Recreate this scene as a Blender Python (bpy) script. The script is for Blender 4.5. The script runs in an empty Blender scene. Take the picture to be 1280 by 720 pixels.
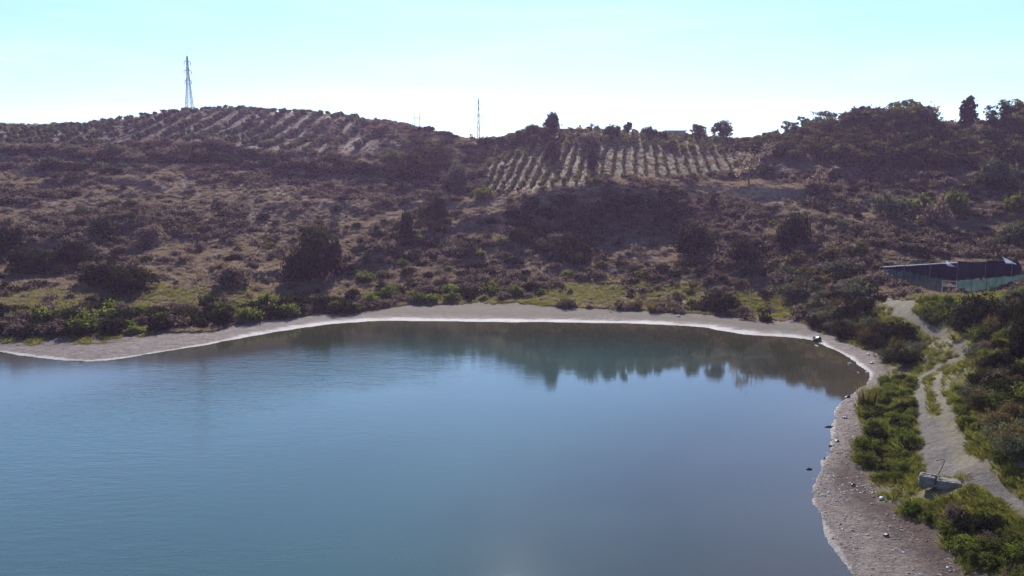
import bpy, bmesh, math, random
import numpy as np
from mathutils import Vector, Matrix

random.seed(7)
RNG = np.random.default_rng(11)
R = math.radians
SC = bpy.context.scene
COL = SC.collection

# ------------------------------------------------------------------ camera
CAM_H, PITCH, F = 20.0, R(7.0), 1004.0
SP, CP = math.sin(PITCH), math.cos(PITCH)
cam = bpy.data.cameras.new('camera'); cam_o = bpy.data.objects.new('camera', cam); COL.objects.link(cam_o)
cam_o.location = (0, 0, CAM_H); cam_o.rotation_euler = (R(90) - PITCH, 0, 0)
cam.sensor_width = 36; cam.lens = F / 1280 * 36; cam.clip_start = 0.5; cam.clip_end = 30000
SC.camera = cam_o

def ray(u, v):
    """direction with unit y component for a place seen at (u, v)"""
    a, b = (u - 640) / F, (360 - v) / F
    dy = CP + SP * b
    return a / dy, (-SP + CP * b) / dy

def at_y(u, v, Y):
    a, e = ray(u, v)
    return (a * Y, Y, CAM_H + e * Y)

def on_water(u, v):
    a, e = ray(u, v)
    Y = -CAM_H / e
    return (a * Y, Y)

# ------------------------------------------------------------------ noise
def hash2(ix, iy, s):
    h = np.sin(ix * 127.1 + iy * 311.7 + s * 74.7) * 43758.5453
    return h - np.floor(h)

def vnoise(x, y, s=0):
    x = np.asarray(x, float); y = np.asarray(y, float)
    ix, iy = np.floor(x), np.floor(y); fx, fy = x - ix, y - iy
    fx = fx * fx * (3 - 2 * fx); fy = fy * fy * (3 - 2 * fy)
    a = hash2(ix, iy, s); b = hash2(ix + 1, iy, s); c = hash2(ix, iy + 1, s); d = hash2(ix + 1, iy + 1, s)
    return (a + (b - a) * fx) * (1 - fy) + (c + (d - c) * fx) * fy

def fbm(x, y, s=0, n=4):
    t, amp, tot = 0, 1, 0
    for k in range(n):
        t = t + amp * vnoise(x * 2 ** k + 13.7 * k, y * 2 ** k - 7.1 * k, s + k); tot += amp; amp *= 0.5
    return t / tot

def sstep(a, b, x):
    t = np.clip((x - a) / (b - a), 0, 1)
    return t * t * (3 - 2 * t)

def seg_dist(x, y, P, closed=False):
    P = np.asarray(P, float); n = len(P); best = np.full(np.shape(x), 1e9)
    for i in range(n if closed else n - 1):
        ax, ay = P[i]; bx, by = P[(i + 1) % n]
        dx, dy = bx - ax, by - ay; L = dx * dx + dy * dy + 1e-9
        t = np.clip(((x - ax) * dx + (y - ay) * dy) / L, 0, 1)
        best = np.minimum(best, (x - ax - t * dx) ** 2 + (y - ay - t * dy) ** 2)
    return np.sqrt(best)

def inside(x, y, P):
    P = np.asarray(P, float); n = len(P); r = np.zeros(np.shape(x), bool)
    for i in range(n):
        ax, ay = P[i]; bx, by = P[(i + 1) % n]
        if ay == by: continue
        r ^= ((ay > y) != (by > y)) & (x < (bx - ax) * (y - ay) / (by - ay) + ax)
    return r

def sdf(x, y, P):
    """signed distance to a polygon, positive inside"""
    d = seg_dist(x, y, P, True)
    return np.where(inside(x, y, P), d, -d)

# ------------------------------------------------------------------ shoreline
SHORE_PX = [(-150, 428), (-60, 432), (0, 440), (50, 447), (100, 452), (140, 450), (190, 442), (240, 434), (300, 423), (360, 412),
            (420, 404), (480, 400.5), (560, 401.5), (640, 402.5), (740, 403), (803, 404.7), (830, 406), (881, 408.6), (900, 413), (930, 418),
            (960, 420), (985, 421), (1017, 425), (1035, 434), (1052, 441), (1067, 450), (1080, 460), (1090, 467), (1085, 478), (1072, 487),
            (1060, 496), (1047, 508), (1043, 530), (1041, 553), (1033, 574), (1018, 599), (1014, 620), (1029, 651), (1043, 678), (1064, 718),
            (1078, 750), (1105, 800)]
SHORE = [on_water(*p) for p in SHORE_PX]
# chaikin once for soft curves
def chaikin(P):
    Q = [P[0]]
    for a, b in zip(P[:-1], P[1:]):
        Q.append((a[0] * .75 + b[0] * .25, a[1] * .75 + b[1] * .25)); Q.append((a[0] * .25 + b[0] * .75, a[1] * .25 + b[1] * .75))
    return Q + [P[-1]]
SHORE_C = chaikin(SHORE)
LAKE = SHORE_C + [(24, 10), (26, -30), (32, -80), (20, -140), (-160, -150), (-230, -80), (-230, 20), (-150, 85)]

# ------------------------------------------------------------------ terrain control points (u, v, distance)
CT = [
 # far left
 (-160, 160, 300), (-160, 200, 255), (-160, 250, 210), (-160, 300, 172), (-160, 350, 140), (-160, 395, 120),
 (0, 168, 305), (0, 185, 272), (0, 215, 240), (0, 245, 212), (0, 280, 185), (0, 310, 165), (0, 340, 147), (0, 365, 132), (0, 392, 118), (0, 414, 108),
 (100, 160, 325), (100, 185, 280), (100, 215, 245), (100, 250, 213), (100, 290, 182), (100, 330, 154), (100, 360, 136), (100, 392, 118), (100, 414, 107.5),
 (200, 143, 345), (200, 175, 295), (200, 200, 262), (200, 230, 232), (200, 265, 202), (200, 300, 175), (200, 335, 153), (200, 360, 138), (200, 390, 121),
 (290, 136, 362), (300, 165, 315), (300, 192, 275), (300, 210, 255), (300, 245, 222), (300, 280, 194), (300, 315, 168), (300, 350, 146), (300, 380, 129), (300, 400, 118),
 (400, 142, 368), (400, 170, 322), (400, 200, 278), (400, 217, 255), (400, 250, 224), (400, 285, 195), (400, 320, 170), (400, 350, 150), (400, 378, 134), (400, 392, 126),
 (470, 152, 372), (470, 185, 318), (470, 215, 276), (470, 245, 240), (470, 280, 205), (470, 315, 176), (470, 345, 156), (470, 375, 138),
 (530, 168, 360), (540, 190, 318), (540, 220, 275), (540, 250, 240), (540, 280, 208), (540, 310, 180), (540, 340, 159), (540, 372, 139.5),
 (600, 178, 350), (600, 205, 300), (600, 235, 250), (600, 258, 222), (600, 285, 200), (600, 310, 180), (600, 340, 160), (600, 368, 142),
 # centre: orchard, crest, steep bank, meadow
 (640, 174, 318), (640, 200, 276), (640, 240, 232), (640, 254, 217), (640, 280, 201), (640, 305, 184), (640, 335, 163), (640, 362, 145),
 (700, 166, 312), (700, 190, 278), (700, 215, 248), (700, 236, 226), (700, 248, 210), (700, 285, 198), (700, 312, 184), (700, 338, 163), (700, 358, 147), (700, 378, 135),
 (770, 166, 306), (770, 195, 266), (770, 226, 230), (770, 247, 207), (770, 280, 197), (770, 308, 182), (770, 330, 166), (770, 348, 152), (770, 372, 138.5),
 (840, 172, 292), (840, 195, 256), (840, 220, 227), (840, 245, 205), (845, 262, 196), (845, 290, 182), (840, 320, 166), (840, 342, 152), (840, 372, 138),
 (910, 178, 275), (910, 200, 245), (910, 218, 224), (910, 245, 200), (910, 275, 181), (910, 305, 165), (910, 335, 150), (910, 362, 139), (910, 388, 129),
 # right
 (980, 178, 258), (980, 200, 226), (980, 220, 211), (980, 245, 193), (980, 275, 174), (980, 305, 159), (980, 335, 146), (980, 362, 136), (980, 388, 127),
 (1060, 168, 248), (1060, 195, 222), (1060, 215, 207), (1060, 240, 190), (1060, 270, 170), (1060, 300, 154), (1060, 330, 141), (1060, 355, 131), (1060, 385, 117), (1050, 408, 107),
 (1140, 160, 240), (1140, 190, 217), (1140, 218, 200), (1140, 245, 183), (1140, 275, 165), (1140, 305, 148),
 (1210, 158, 238), (1210, 190, 212), (1210, 222, 192), (1210, 250, 175), (1210, 280, 160), (1210, 306, 147),
 (1290, 155, 240), (1290, 190, 210), (1290, 222, 190), (1290, 250, 172), (1290, 285, 155), (1290, 308, 145),
 (1400, 155, 245), (1400, 222, 188), (1400, 290, 150), (1520, 150, 250), (1520, 222, 190), (1520, 290, 150),
 # yard with the shed and fence
 (1095, 352, 132), (1130, 358, 124), (1180, 357, 125), (1180, 369, 113), (1230, 357, 123), (1275, 357, 119), (1275, 363, 113), (1150, 370, 112),
 (1120, 380, 105), (1140, 395, 97), (1090, 395, 103), (1090, 425, 91), (1130, 425, 88), (1165, 415, 89),
 # path and bank
 (1200, 440, 78), (1140, 450, 78), (1110, 470, 75), (1150, 480, 69), (1190, 478, 69), (1100, 500, 66), (1150, 520, 59), (1190, 530, 57), (1110, 540, 57.5), (1085, 540, 59),
 (1170, 570, 50.5), (1210, 580, 49), (1110, 590, 50), (1172, 603, 45.5), (1240, 610, 44.5), (1280, 632, 41.5), (1140, 640, 43.5), (1190, 660, 40.5), (1230, 690, 37), (1280, 720, 33.5),
 (1180, 700, 37.5), (1330, 680, 36), (1340, 790, 28),
 # slope on the right edge
 (1230, 440, 80), (1250, 480, 66), (1280, 540, 53.5), (1280, 480, 61), (1280, 430, 69), (1280, 395, 84), (1240, 395, 95), (1310, 600, 44), (1330, 480, 57), (1340, 400, 70), (1400, 430, 56), (1400, 540, 44),
 (1450, 640, 36), (1500, 500, 42), (1450, 380, 90), (1500, 330, 110),
]
def nearer(u, v, Y):
    k = np.interp(u, [-160, 0, 300, 420, 470, 770, 840, 980, 1520], [.76, .76, .80, .74, .66, .66, .76, .92, .92])
    return (u, v, Y if Y < 150 else 150 + (Y - 150) * k)
CPTS = [at_y(*nearer(*c)) for c in CT]
for (x, y) in SHORE_C[::2]: CPTS.append((x, y, 0.0))
# behind the ridges, out to the sides and behind the camera
for (x, y, z) in [(-330, 420, 26), (-200, 420, 32), (-80, 420, 30), (20, 400, 16), (100, 380, 20), (200, 340, 28), (300, 330, 36), (-300, 600, 30), (0, 650, 22), (300, 600, 26),
                  (-330, 300, 34), (-330, 200, 28), (-300, 120, 8), (-260, 60, 3), (-260, -60, 4), (0, -190, 5), (60, -100, 8), (70, -20, 10), (90, 20, 14), (60, 10, 8), (40, 0, 4),
                  (150, 60, 20), (220, 120, 28), (300, 200, 38), (120, -120, 16), (320, 60, 36)]:
    CPTS.append((x, y, z))
CPTS = np.array(CPTS)
MQ = 3.0
def _k(d2): return -np.sqrt(d2 + MQ * MQ)
_n = len(CPTS)
_d2 = (CPTS[:, None, 0] - CPTS[None, :, 0]) ** 2 + (CPTS[:, None, 1] - CPTS[None, :, 1]) ** 2
_A = np.zeros((_n + 3, _n + 3)); _A[:_n, :_n] = _k(_d2) + np.eye(_n) * -0.25
_A[:_n, _n] = 1; _A[:_n, _n + 1] = CPTS[:, 0] / 100; _A[:_n, _n + 2] = CPTS[:, 1] / 100; _A[_n:, :_n] = _A[:_n, _n:].T
_W = np.linalg.solve(_A, np.concatenate([CPTS[:, 2], [0, 0, 0]]))

def rbf(x, y):
    x = np.asarray(x, float); sh = x.shape; x = x.ravel(); y = np.asarray(y, float).ravel(); out = np.empty(len(x))
    for i in range(0, len(x), 20000):
        a, b = x[i:i + 20000], y[i:i + 20000]
        d2 = (a[:, None] - CPTS[None, :, 0]) ** 2 + (b[:, None] - CPTS[None, :, 1]) ** 2
        out[i:i + 20000] = _k(d2) @ _W[:_n] + _W[_n] + _W[_n + 1] * a / 100 + _W[_n + 2] * b / 100
    return out.reshape(sh)

SCARPS = []; TILLED = []
def height(x, y):
    x = np.asarray(x, float); y = np.asarray(y, float)
    sd = -sdf(x, y, LAKE)                        # positive on land
    sd = sd + (fbm(x / 3.0, y / 3.0, 5, 3) - .5) * 0.9 * (np.abs(sd) < 12)
    z = rbf(x, y)
    far = sstep(650, 900, np.hypot(x, y)); z = z * (1 - far) + far * (14 + 10 * fbm(x / 400, y / 400, 3))
    rough = sstep(14, 40, sd) * sstep(112, 140, y)
    for P in TILLED: rough = rough * (1 - .8 * sstep(-6, 6, sdf(x, y, P)))
    z = z + rough * ((fbm(x / 22, y / 22, 21, 4) - .5) * 3.6 + (fbm(x / 4.5, y / 4.5, 31, 3) - .5) * 1.2)
    for P, h in SCARPS:
        px = P[:, 0]; yl = np.interp(x, px, P[:, 1]) + (fbm(x / 6, y / 60, 55, 3) - .5) * 5
        d = y - yl; end = sstep(px[0] - 3, px[0] + 5, x) * sstep(px[-1] + 3, px[-1] - 5, x)
        z = z + end * h * sstep(-h * .75, .6, d) * np.exp(-np.maximum(d, 0) / (h * 6))
    z = z + sstep(2, 8, sd) * (fbm(x / 1.7, y / 1.7, 41, 3) - .5) * 0.2
    shore = np.where(sd > 0, 0.035 + sd * 0.075, sd * 0.12)
    k = sstep(2.5, 13, sd)
    z = shore * (1 - k) + np.maximum(z, 0.35) * k
    z = np.where(sd < 0, np.maximum(sd * 0.12, -3), z)
    return z

# ---- quick height lookup used for placing (coarse table of the same function)
def hit(u, v, y0=25., y1=420.):
    """ground point seen at (u, v): walk along the line of sight"""
    a, e = ray(u, v)
    Y = np.arange(y0, y1, 0.5); X = a * Y; Z = CAM_H + e * Y
    H = height(X, Y)
    k = np.nonzero(H > Z)[0]
    if len(k) == 0:
        k = [int(np.argmin(Z - H))]
    Yh = Y[k[0]]
    return (a * Yh, Yh)

def hits(px): return [hit(*p) for p in px]
_S = []
for px, h in [([(628, 282), (650, 264), (690, 254), (740, 249), (800, 255), (852, 268)], 2.8), ([(415, 348), (470, 325), (530, 302), (590, 282), (635, 270)], 1.9),
              ([(185, 196), (240, 190), (340, 198), (420, 206), (490, 216)], 2.6), ([(-60, 205), (60, 196), (170, 204)], 1.8), ([(30, 232), (120, 226), (210, 240)], 1.4),
              ([(-20, 318), (60, 312), (130, 322)], 1.5), ([(80, 288), (150, 282), (230, 296)], 1.2), ([(100, 352), (160, 344), (210, 352)], 1.3), ([(250, 350), (300, 345), (370, 352)], 1.2),
              ([(925, 238), (980, 244), (1055, 254)], 2.0), ([(850, 300), (900, 306), (960, 316)], 1.8), ([(690, 300), (715, 318), (728, 330)], 1.6), ([(775, 322), (810, 326)], 1.2), ([(960, 275), (1010, 272), (1060, 278)], 1.1), ([(1000, 300), (1060, 292), (1110, 300)], 1.2),
              ([(1060, 262), (1110, 256), (1180, 266)], 1.3), ([(1180, 244), (1240, 240), (1300, 246)], 1.6), ([(1090, 226), (1150, 230), (1250, 228)], 1.2), ([(300, 262), (380, 256), (470, 268)], .9), ([(500, 262), (545, 258), (600, 262)], 1.0),
              ([(540, 200), (575, 205), (605, 214)], 1.5), ([(470, 186), (510, 190), (550, 198)], 1.5)]:
    P = np.array(sorted(hits(px))); _S.append((P, h))
SCARPS[:] = _S

# ------------------------------------------------------------------ zones
BEACH_IN = [(-150, 416), (0, 431), (47, 435), (139, 431), (167, 425), (211, 418), (278, 413), (320, 403), (341, 401), (399, 393), (433, 396), (452, 389),
            (505, 382), (560, 381), (640, 379), (683, 384), (794, 389), (878, 393), (947, 402), (983, 402), (1013, 410), (1037, 420), (1067, 433), (1098, 440),
            (1106, 455), (1103, 470), (1094, 478), (1076, 508), (1069, 530), (1068, 560), (1066, 580), (1075, 600), (1090, 620), (1120, 640), (1150, 660), (1190, 690),
            (1212, 720), (1245, 790)]
BEACH = hits(BEACH_IN) + [tuple(p) for p in SHORE[::-1]]
PATH_L = hits([(1300, 652), (1272, 632), (1235, 606), (1205, 590), (1172, 572), (1160, 545), (1152, 520), (1152, 502), (1147, 484), (1148, 474), (1163, 465), (1180, 456), (1196, 450), (1207, 444),
               (1200, 434), (1180, 422), (1155, 408), (1135, 397), (1122, 386)])
PATH_R = hits([(1215, 580), (1197, 550), (1189, 530), (1181, 511), (1172, 494), (1171, 480), (1177, 468), (1192, 458), (1206, 446)])
ROAD = hits([(1150, 528), (1180, 522), (1196, 548), (1216, 572), (1246, 599), (1276, 623), (1310, 648), (1310, 662), (1270, 640), (1235, 620), (1205, 606), (1180, 600), (1152, 598), (1143, 570), (1145, 545)])
YARD = hits([(1088, 378), (1108, 372), (1140, 373), (1150, 386), (1140, 400), (1160, 413), (1140, 410), (1112, 398)])
MEADOW = hits([(430, 392), (520, 381), (600, 374), (660, 366), (700, 354), (760, 350), (830, 348), (900, 357), (960, 368), (1040, 372), (1030, 395), (985, 400), (880, 393), (794, 389), (683, 384), (560, 381)])
GRASSL = hits([(-100, 358), (0, 358), (90, 362), (180, 362), (260, 358), (330, 360), (400, 372), (440, 385), (400, 392), (320, 402), (210, 412), (100, 425), (0, 425), (-100, 418)])
CREST = hits([(560, 280), (600, 262), (650, 248), (720, 238), (840, 223), (925, 222), (985, 245), (930, 252), (860, 250), (760, 243), (690, 247), (630, 262), (590, 280)])
ORCH = hits([(600, 241), (606, 205), (618, 192), (640, 184), (700, 176), (770, 171), (830, 176), (880, 178), (905, 184), (928, 214), (830, 221), (720, 235), (640, 243)])
GROVE = hits([(-140, 168), (0, 170), (100, 162), (180, 148), (235, 140), (300, 137), (380, 143), (430, 147), (455, 158), (470, 178), (440, 192), (390, 196), (330, 190), (270, 184), (225, 182), (190, 176), (150, 180), (100, 184), (60, 181), (0, 184), (-140, 190)])

GROVE = [(x * (1 + (16 / y if k in (0, 1, 2, 3, 4, 5, 6, 7, 8) else 0)), y + (16 if k <= 8 else 0)) for k, (x, y) in enumerate(GROVE)]
ORCH = [(x * (1 + (10 / y if 2 <= k <= 8 else 0)), y + (10 if 2 <= k <= 8 else 0)) for k, (x, y) in enumerate(ORCH)]

TILLED[:] = [GROVE, ORCH]

def zones(x, y):
    n1 = fbm(x / 2.2, y / 2.2, 61, 3) - .5
    n2 = fbm(x / 0.8, y / 0.8, 71, 2) - .5
    wob = n1 * 2.2
    beach = sstep(-.6, .6, sdf(x, y, BEACH) + wob + n2 * 1.2)
    sdl = -sdf(x, y, LAKE)
    beach = np.maximum(beach, sstep(1.4, .4, sdl + n2))
    pth = np.maximum(sstep(.58, .3, seg_dist(x, y, PATH_L) + wob * .15 + n2 * .35 - .04), sstep(.42, .2, seg_dist(x, y, PATH_R) + wob * .15 + n2 * .35 - .04))
    pth = np.maximum(pth, sstep(-.1, .6, sdf(x, y, ROAD) + wob * .45 + n2 * .9))
    pth = np.maximum(pth, sstep(-.6, 1.6, sdf(x, y, YARD) + wob * 1.6 + n2 * 2.5 - .5))
    mead = np.maximum(sstep(-3, 3, sdf(x, y, MEADOW) + wob * 1.5), 0.8 * sstep(-4, 4, sdf(x, y, GRASSL) + n1 * 14))
    bank = sstep(0, 5, x - 13) * sstep(118, 104, y) * sstep(0, 6, sdl)
    mead = np.maximum(mead, bank * 1.0)
    orch = sstep(-2, 2, sdf(x, y, ORCH) + wob)
    crest = sstep(-4, 4, sdf(x, y, CREST) + wob * 2)
    return dict(beach=beach, path=pth * (1 - beach), meadow=mead, orchard=orch, crest=crest, sdl=sdl, grove=sstep(-4, 3, sdf(x, y, GROVE) + wob * 2))

# ------------------------------------------------------------------ materials
def new_mat(name):
    m = bpy.data.materials.new(name); m.use_nodes = True; nt = m.node_tree; nt.nodes.clear()
    return m, nt, nt.nodes, nt.links

def out(nt, sh):
    o = nt.nodes.new('ShaderNodeOutputMaterial'); nt.links.new(sh, o.inputs['Surface'])

def noise(nt, vec, scale, detail=4, rough=.6):
    n = nt.nodes.new('ShaderNodeTexNoise'); n.inputs['Scale'].default_value = scale; n.inputs['Detail'].default_value = detail; n.inputs['Roughness'].default_value = rough
    if vec: nt.links.new(vec, n.inputs['Vector'])
    return n.outputs['Fac']

def ramp(nt, fac, stops):
    r = nt.nodes.new('ShaderNodeValToRGB'); el = r.color_ramp.elements
    while len(el) < len(stops): el.new(.5)
    for e, (p, c) in zip(el, stops): e.position = p; e.color = (*c, 1)
    nt.links.new(fac, r.inputs['Fac']); return r.outputs['Color']

def mixc(nt, fac, a, b, mode='MIX'):
    m = nt.nodes.new('ShaderNodeMix'); m.data_type = 'RGBA'; m.blend_type = mode
    for s, i in ((fac, 0), (a, 6), (b, 7)):
        if hasattr(s, 'is_linked'): nt.links.new(s, m.inputs[i])
        elif isinstance(s, (int, float)): m.inputs[i].default_value = s
        else: m.inputs[i].default_value = (*s, 1)
    return m.outputs[2]

def math_n(nt, op, a, b=0.0, c=0.0):
    m = nt.nodes.new('ShaderNodeMath'); m.operation = op
    for i, s in enumerate((a, b, c)):
        if hasattr(s, 'is_linked'): nt.links.new(s, m.inputs[i])
        else: m.inputs[i].default_value = s
    return m.outputs[0]

def attr(nt, name):
    a = nt.nodes.new('ShaderNodeAttribute'); a.attribute_name = name; return a.outputs['Fac']

def bump(nt, h, strength, dist):
    b = nt.nodes.new('ShaderNodeBump'); b.inputs['Strength'].default_value = strength; b.inputs['Distance'].default_value = dist
    nt.links.new(h, b.inputs['Height']); return b.outputs['Normal']

def plain(name, col, rough=.7, metal=0., var=.25, scale=3., bumpd=0.0, spec=.5):
    m, nt, N, L = new_mat(name)
    tc = N.new('ShaderNodeTexCoord').outputs['Object']
    f = noise(nt, tc, scale, 5)
    c = ramp(nt, f, [(.25, tuple(v * (1 - var) for v in col)), (.75, tuple(min(1, v * (1 + var)) for v in col))])
    b = N.new('ShaderNodeBsdfPrincipled'); L.new(c, b.inputs['Base Color']); b.inputs['Roughness'].default_value = rough; b.inputs['Metallic'].default_value = metal; b.inputs['Specular IOR Level'].default_value = spec
    if bumpd: L.new(bump(nt, noise(nt, tc, scale * 4, 6), .6, bumpd), b.inputs['Normal'])
    out(nt, b.outputs[0]); return m

def leaf_mat(name, c0, c1, c2, trans=.35, tscale=1.6, dry=False):
    """leaves: c0..c2 vary from leaf cluster to leaf cluster and from plant to plant"""
    m, nt, N, L = new_mat(name)
    oi = N.new('ShaderNodeObjectInfo').outputs['Random']
    t = attr(nt, 'tint')
    f = math_n(nt, 'ADD', math_n(nt, 'MULTIPLY', t, .6), math_n(nt, 'MULTIPLY', oi, .4))
    c = ramp(nt, f, [(.1, c0), (.5, c1), (.92, c2)])
    d = N.new('ShaderNodeBsdfDiffuse'); L.new(c, d.inputs['Color'])
    tr = N.new('ShaderNodeBsdfTranslucent')
    c2_ = mixc(nt, 1.0, c, (tscale, tscale * (.98 if dry else 1.03), tscale * (.78 if dry else .55)), 'MULTIPLY'); L.new(c2_, tr.inputs['Color'])
    mx = N.new('ShaderNodeMixShader'); mx.inputs[0].default_value = trans
    L.new(d.outputs[0], mx.inputs[1]); L.new(tr.outputs[0], mx.inputs[2])
    out(nt, mx.outputs[0]); return m

M = {}
# terrain
def terrain_mat():
    m, nt, N, L = new_mat('terrain_soil')
    pos = N.new('ShaderNodeNewGeometry').outputs['Position']
    nA = noise(nt, pos, .045, 6); nB = noise(nt, pos, .35, 6, .65); nC = noise(nt, pos, 2.6, 5, .7); nD = noise(nt, pos, .012, 3)
    heath = ramp(nt, nB, [(.28, (.07, .048, .046)), (.5, (.15, .106, .096)), (.72, (.215, .160, .138))])
    heath = mixc(nt, math_n(nt, 'MULTIPLY', ramp(nt, nA, [(.5, (0, 0, 0)), (.66, (1, 1, 1))]), .75), heath, (.16, .14, .060))
    heath = mixc(nt, math_n(nt, 'MULTIPLY', nC, .5), heath, (.12, .085, .07))
    heath = mixc(nt, .85, heath, ramp(nt, noise(nt, pos, 1.1, 6, .75), [(.36, (.38, .36, .38)), (.5, (.9, .9, .9)), (.64, (1.4, 1.38, 1.3))]), 'MULTIPLY')
    mead = ramp(nt, noise(nt, pos, .5, 6, .7), [(.3, (.075, .066, .03)), (.5, (.145, .128, .052)), (.72, (.23, .19, .10))])
    mead = mixc(nt, ramp(nt, nC, [(.42, (0, 0, 0)), (.62, (.6, .6, .6))]), mead, (.15, .12, .075))
    crest = ramp(nt, nB, [(.3, (.16, .118, .085)), (.7, (.29, .22, .15))])
    orch = ramp(nt, nB, [(.3, (.075, .064, .042)), (.7, (.125, .108, .07))])
    orch = mixc(nt, ramp(nt, nA, [(.42, (0, 0, 0)), (.58, (.7, .7, .7))]), orch, (.085, .085, .035))
    # beach: pale dried mud near the water, redder drift line above it
    sd = attr(nt, 'sdl')
    red = attr(nt, 'red')
    mp = N.new('ShaderNodeMapping'); L.new(pos, mp.inputs[0]); mp.inputs['Scale'].default_value = (1, 2.4, 1)
    nE = math_n(nt, 'ADD', math_n(nt, 'MULTIPLY', noise(nt, pos, .9, 8, .8), .5), math_n(nt, 'MULTIPLY', noise(nt, mp.outputs[0], 3.2, 8, .8), .5))
    bch = ramp(nt, nE, [(.38, (.065, .048, .041)), (.5, (.205, .157, .137)), (.66, (.38, .32, .29))])
    bchr = ramp(nt, nE, [(.40, (.026, .012, .010)), (.53, (.085, .043, .035)), (.69, (.19, .13, .11))])
    bch = mixc(nt, red, bch, bchr)
    up = attr(nt, 'drymud')
    bch = mixc(nt, up, bch, ramp(nt, nE, [(.3, (.09, .07, .05)), (.7, (.17, .13, .095))]))
    rim = attr(nt, 'rim')
    bch = mixc(nt, math_n(nt, 'MULTIPLY', rim, math_n(nt, 'SUBTRACT', .8, math_n(nt, 'MULTIPLY', attr(nt, 'near'), .5))), bch, (.55, .52, .49))
    nP = noise(nt, pos, 2.2, 8, .7)
    pth = ramp(nt, nP, [(.3, (.06, .05, .045)), (.5, (.13, .108, .096)), (.75, (.21, .18, .162))])
    pth = mixc(nt, attr(nt, 'pale'), pth, ramp(nt, nP, [(.3, (.11, .09, .06)), (.7, (.21, .18, .125))]))
    grv = ramp(nt, nB, [(.3, (.06, .046, .043)), (.7, (.105, .082, .073))])
    c = mixc(nt, attr(nt, 'grove'), heath, grv); c = mixc(nt, attr(nt, 'meadow'), c, mead)
    c = mixc(nt, attr(nt, 'crest'), c, crest); c = mixc(nt, attr(nt, 'orchard'), c, orch)
    bch = mixc(nt, .8, bch, ramp(nt, noise(nt, pos, 7, 6, .8), [(.36, (.35, .33, .33)), (.56, (1, 1, 1)), (.7, (1.35, 1.33, 1.3))]), 'MULTIPLY'); pth = mixc(nt, .7, pth, ramp(nt, noise(nt, pos, 9, 6, .8), [(.36, (.5, .5, .5)), (.6, (1.1, 1.1, 1.1))]), 'MULTIPLY')
    c = mixc(nt, attr(nt, 'path'), c, pth); c = mixc(nt, attr(nt, 'beach'), c, bch)
    b = N.new('ShaderNodeBsdfPrincipled'); L.new(c, b.inputs['Base Color'])
    wet = math_n(nt, 'MULTIPLY', attr(nt, 'beach'), rim)
    L.new(math_n(nt, 'SUBTRACT', .92, math_n(nt, 'MULTIPLY', wet, .2)), b.inputs['Roughness'])
    b.inputs['Specular IOR Level'].default_value = .35
    hgt = math_n(nt, 'ADD', noise(nt, pos, 1.1, 8, .7), math_n(nt, 'MULTIPLY', noise(nt, pos, 4, 8, .75), .6))
    L.new(bump(nt, hgt, .75, .45), b.inputs['Normal'])
    out(nt, b.outputs[0]); return m

def water_mat():
    m, nt, N, L = new_mat('lake_water')
    pos = N.new('ShaderNodeNewGeometry').outputs['Position']
    sep = N.new('ShaderNodeSeparateXYZ'); L.new(pos, sep.inputs[0])
    # breeze touches the western half of the lake, the east lies calm
    g = math_n(nt, 'MULTIPLY', math_n(nt, 'SUBTRACT', math_n(nt, 'MULTIPLY', sep.outputs['Y'], .22), sep.outputs['X']), .03)
    wob = math_n(nt, 'MULTIPLY', math_n(nt, 'SUBTRACT', noise(nt, pos, .03, 4), .5), 2.6)
    wind = N.new('ShaderNodeMapRange'); wind.interpolation_type = 'SMOOTHSTEP'
    L.new(math_n(nt, 'ADD', g, wob), wind.inputs[0]); wind.inputs[1].default_value = .25; wind.inputs[2].default_value = 1.5; wind.inputs[3].default_value = .05; wind.inputs[4].default_value = 1.0
    mp = N.new('ShaderNodeMapping'); L.new(pos, mp.inputs[0]); mp.inputs['Scale'].default_value = (.55, 1.5, 1); mp.inputs['Rotation'].default_value = (0, 0, R(12))
    h1 = noise(nt, mp.outputs[0], 1.1, 4, .6); h2 = noise(nt, mp.outputs[0], .35, 3, .5); h3 = noise(nt, mp.outputs[0], 3.2, 2)
    lee = N.new('ShaderNodeMapRange'); lee.interpolation_type = 'SMOOTHSTEP'; L.new(attr(nt, 'lee'), lee.inputs[0]); lee.inputs[1].default_value = 8; lee.inputs[2].default_value = 34; lee.inputs[3].default_value = .12
    h = math_n(nt, 'ADD', math_n(nt, 'ADD', h1, math_n(nt, 'MULTIPLY', h2, .8)), math_n(nt, 'MULTIPLY', h3, .3))
    b = N.new('ShaderNodeBsdfPrincipled')
    sh = math_n(nt, 'ADD', attr(nt, 'shore'), math_n(nt, 'MULTIPLY', noise(nt, pos, .12, 4), 8)); L.new(ramp(nt, math_n(nt, 'MULTIPLY', sh, .022), [(.1, (.055, .046, .026)), (.30, (.030, .034, .020)), (.66, (.030, .068, .060))]), b.inputs['Base Color']); b.inputs['IOR'].default_value = 1.56  # muddy shallows, widened so the olive colour also paints the hills' dark reflection
    L.new(math_n(nt, 'ADD', math_n(nt, 'MULTIPLY', wind.outputs[0], .04), .035), b.inputs['Roughness'])
    bp = N.new('ShaderNodeBump'); bp.inputs['Distance'].default_value = .038
    L.new(math_n(nt, 'MULTIPLY', math_n(nt, 'MULTIPLY', wind.outputs[0], lee.outputs[0]), .8), bp.inputs['Strength']); L.new(h, bp.inputs['Height'])
    L.new(bp.outputs[0], b.inputs['Normal'])
    out(nt, b.outputs[0]); return m

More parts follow.
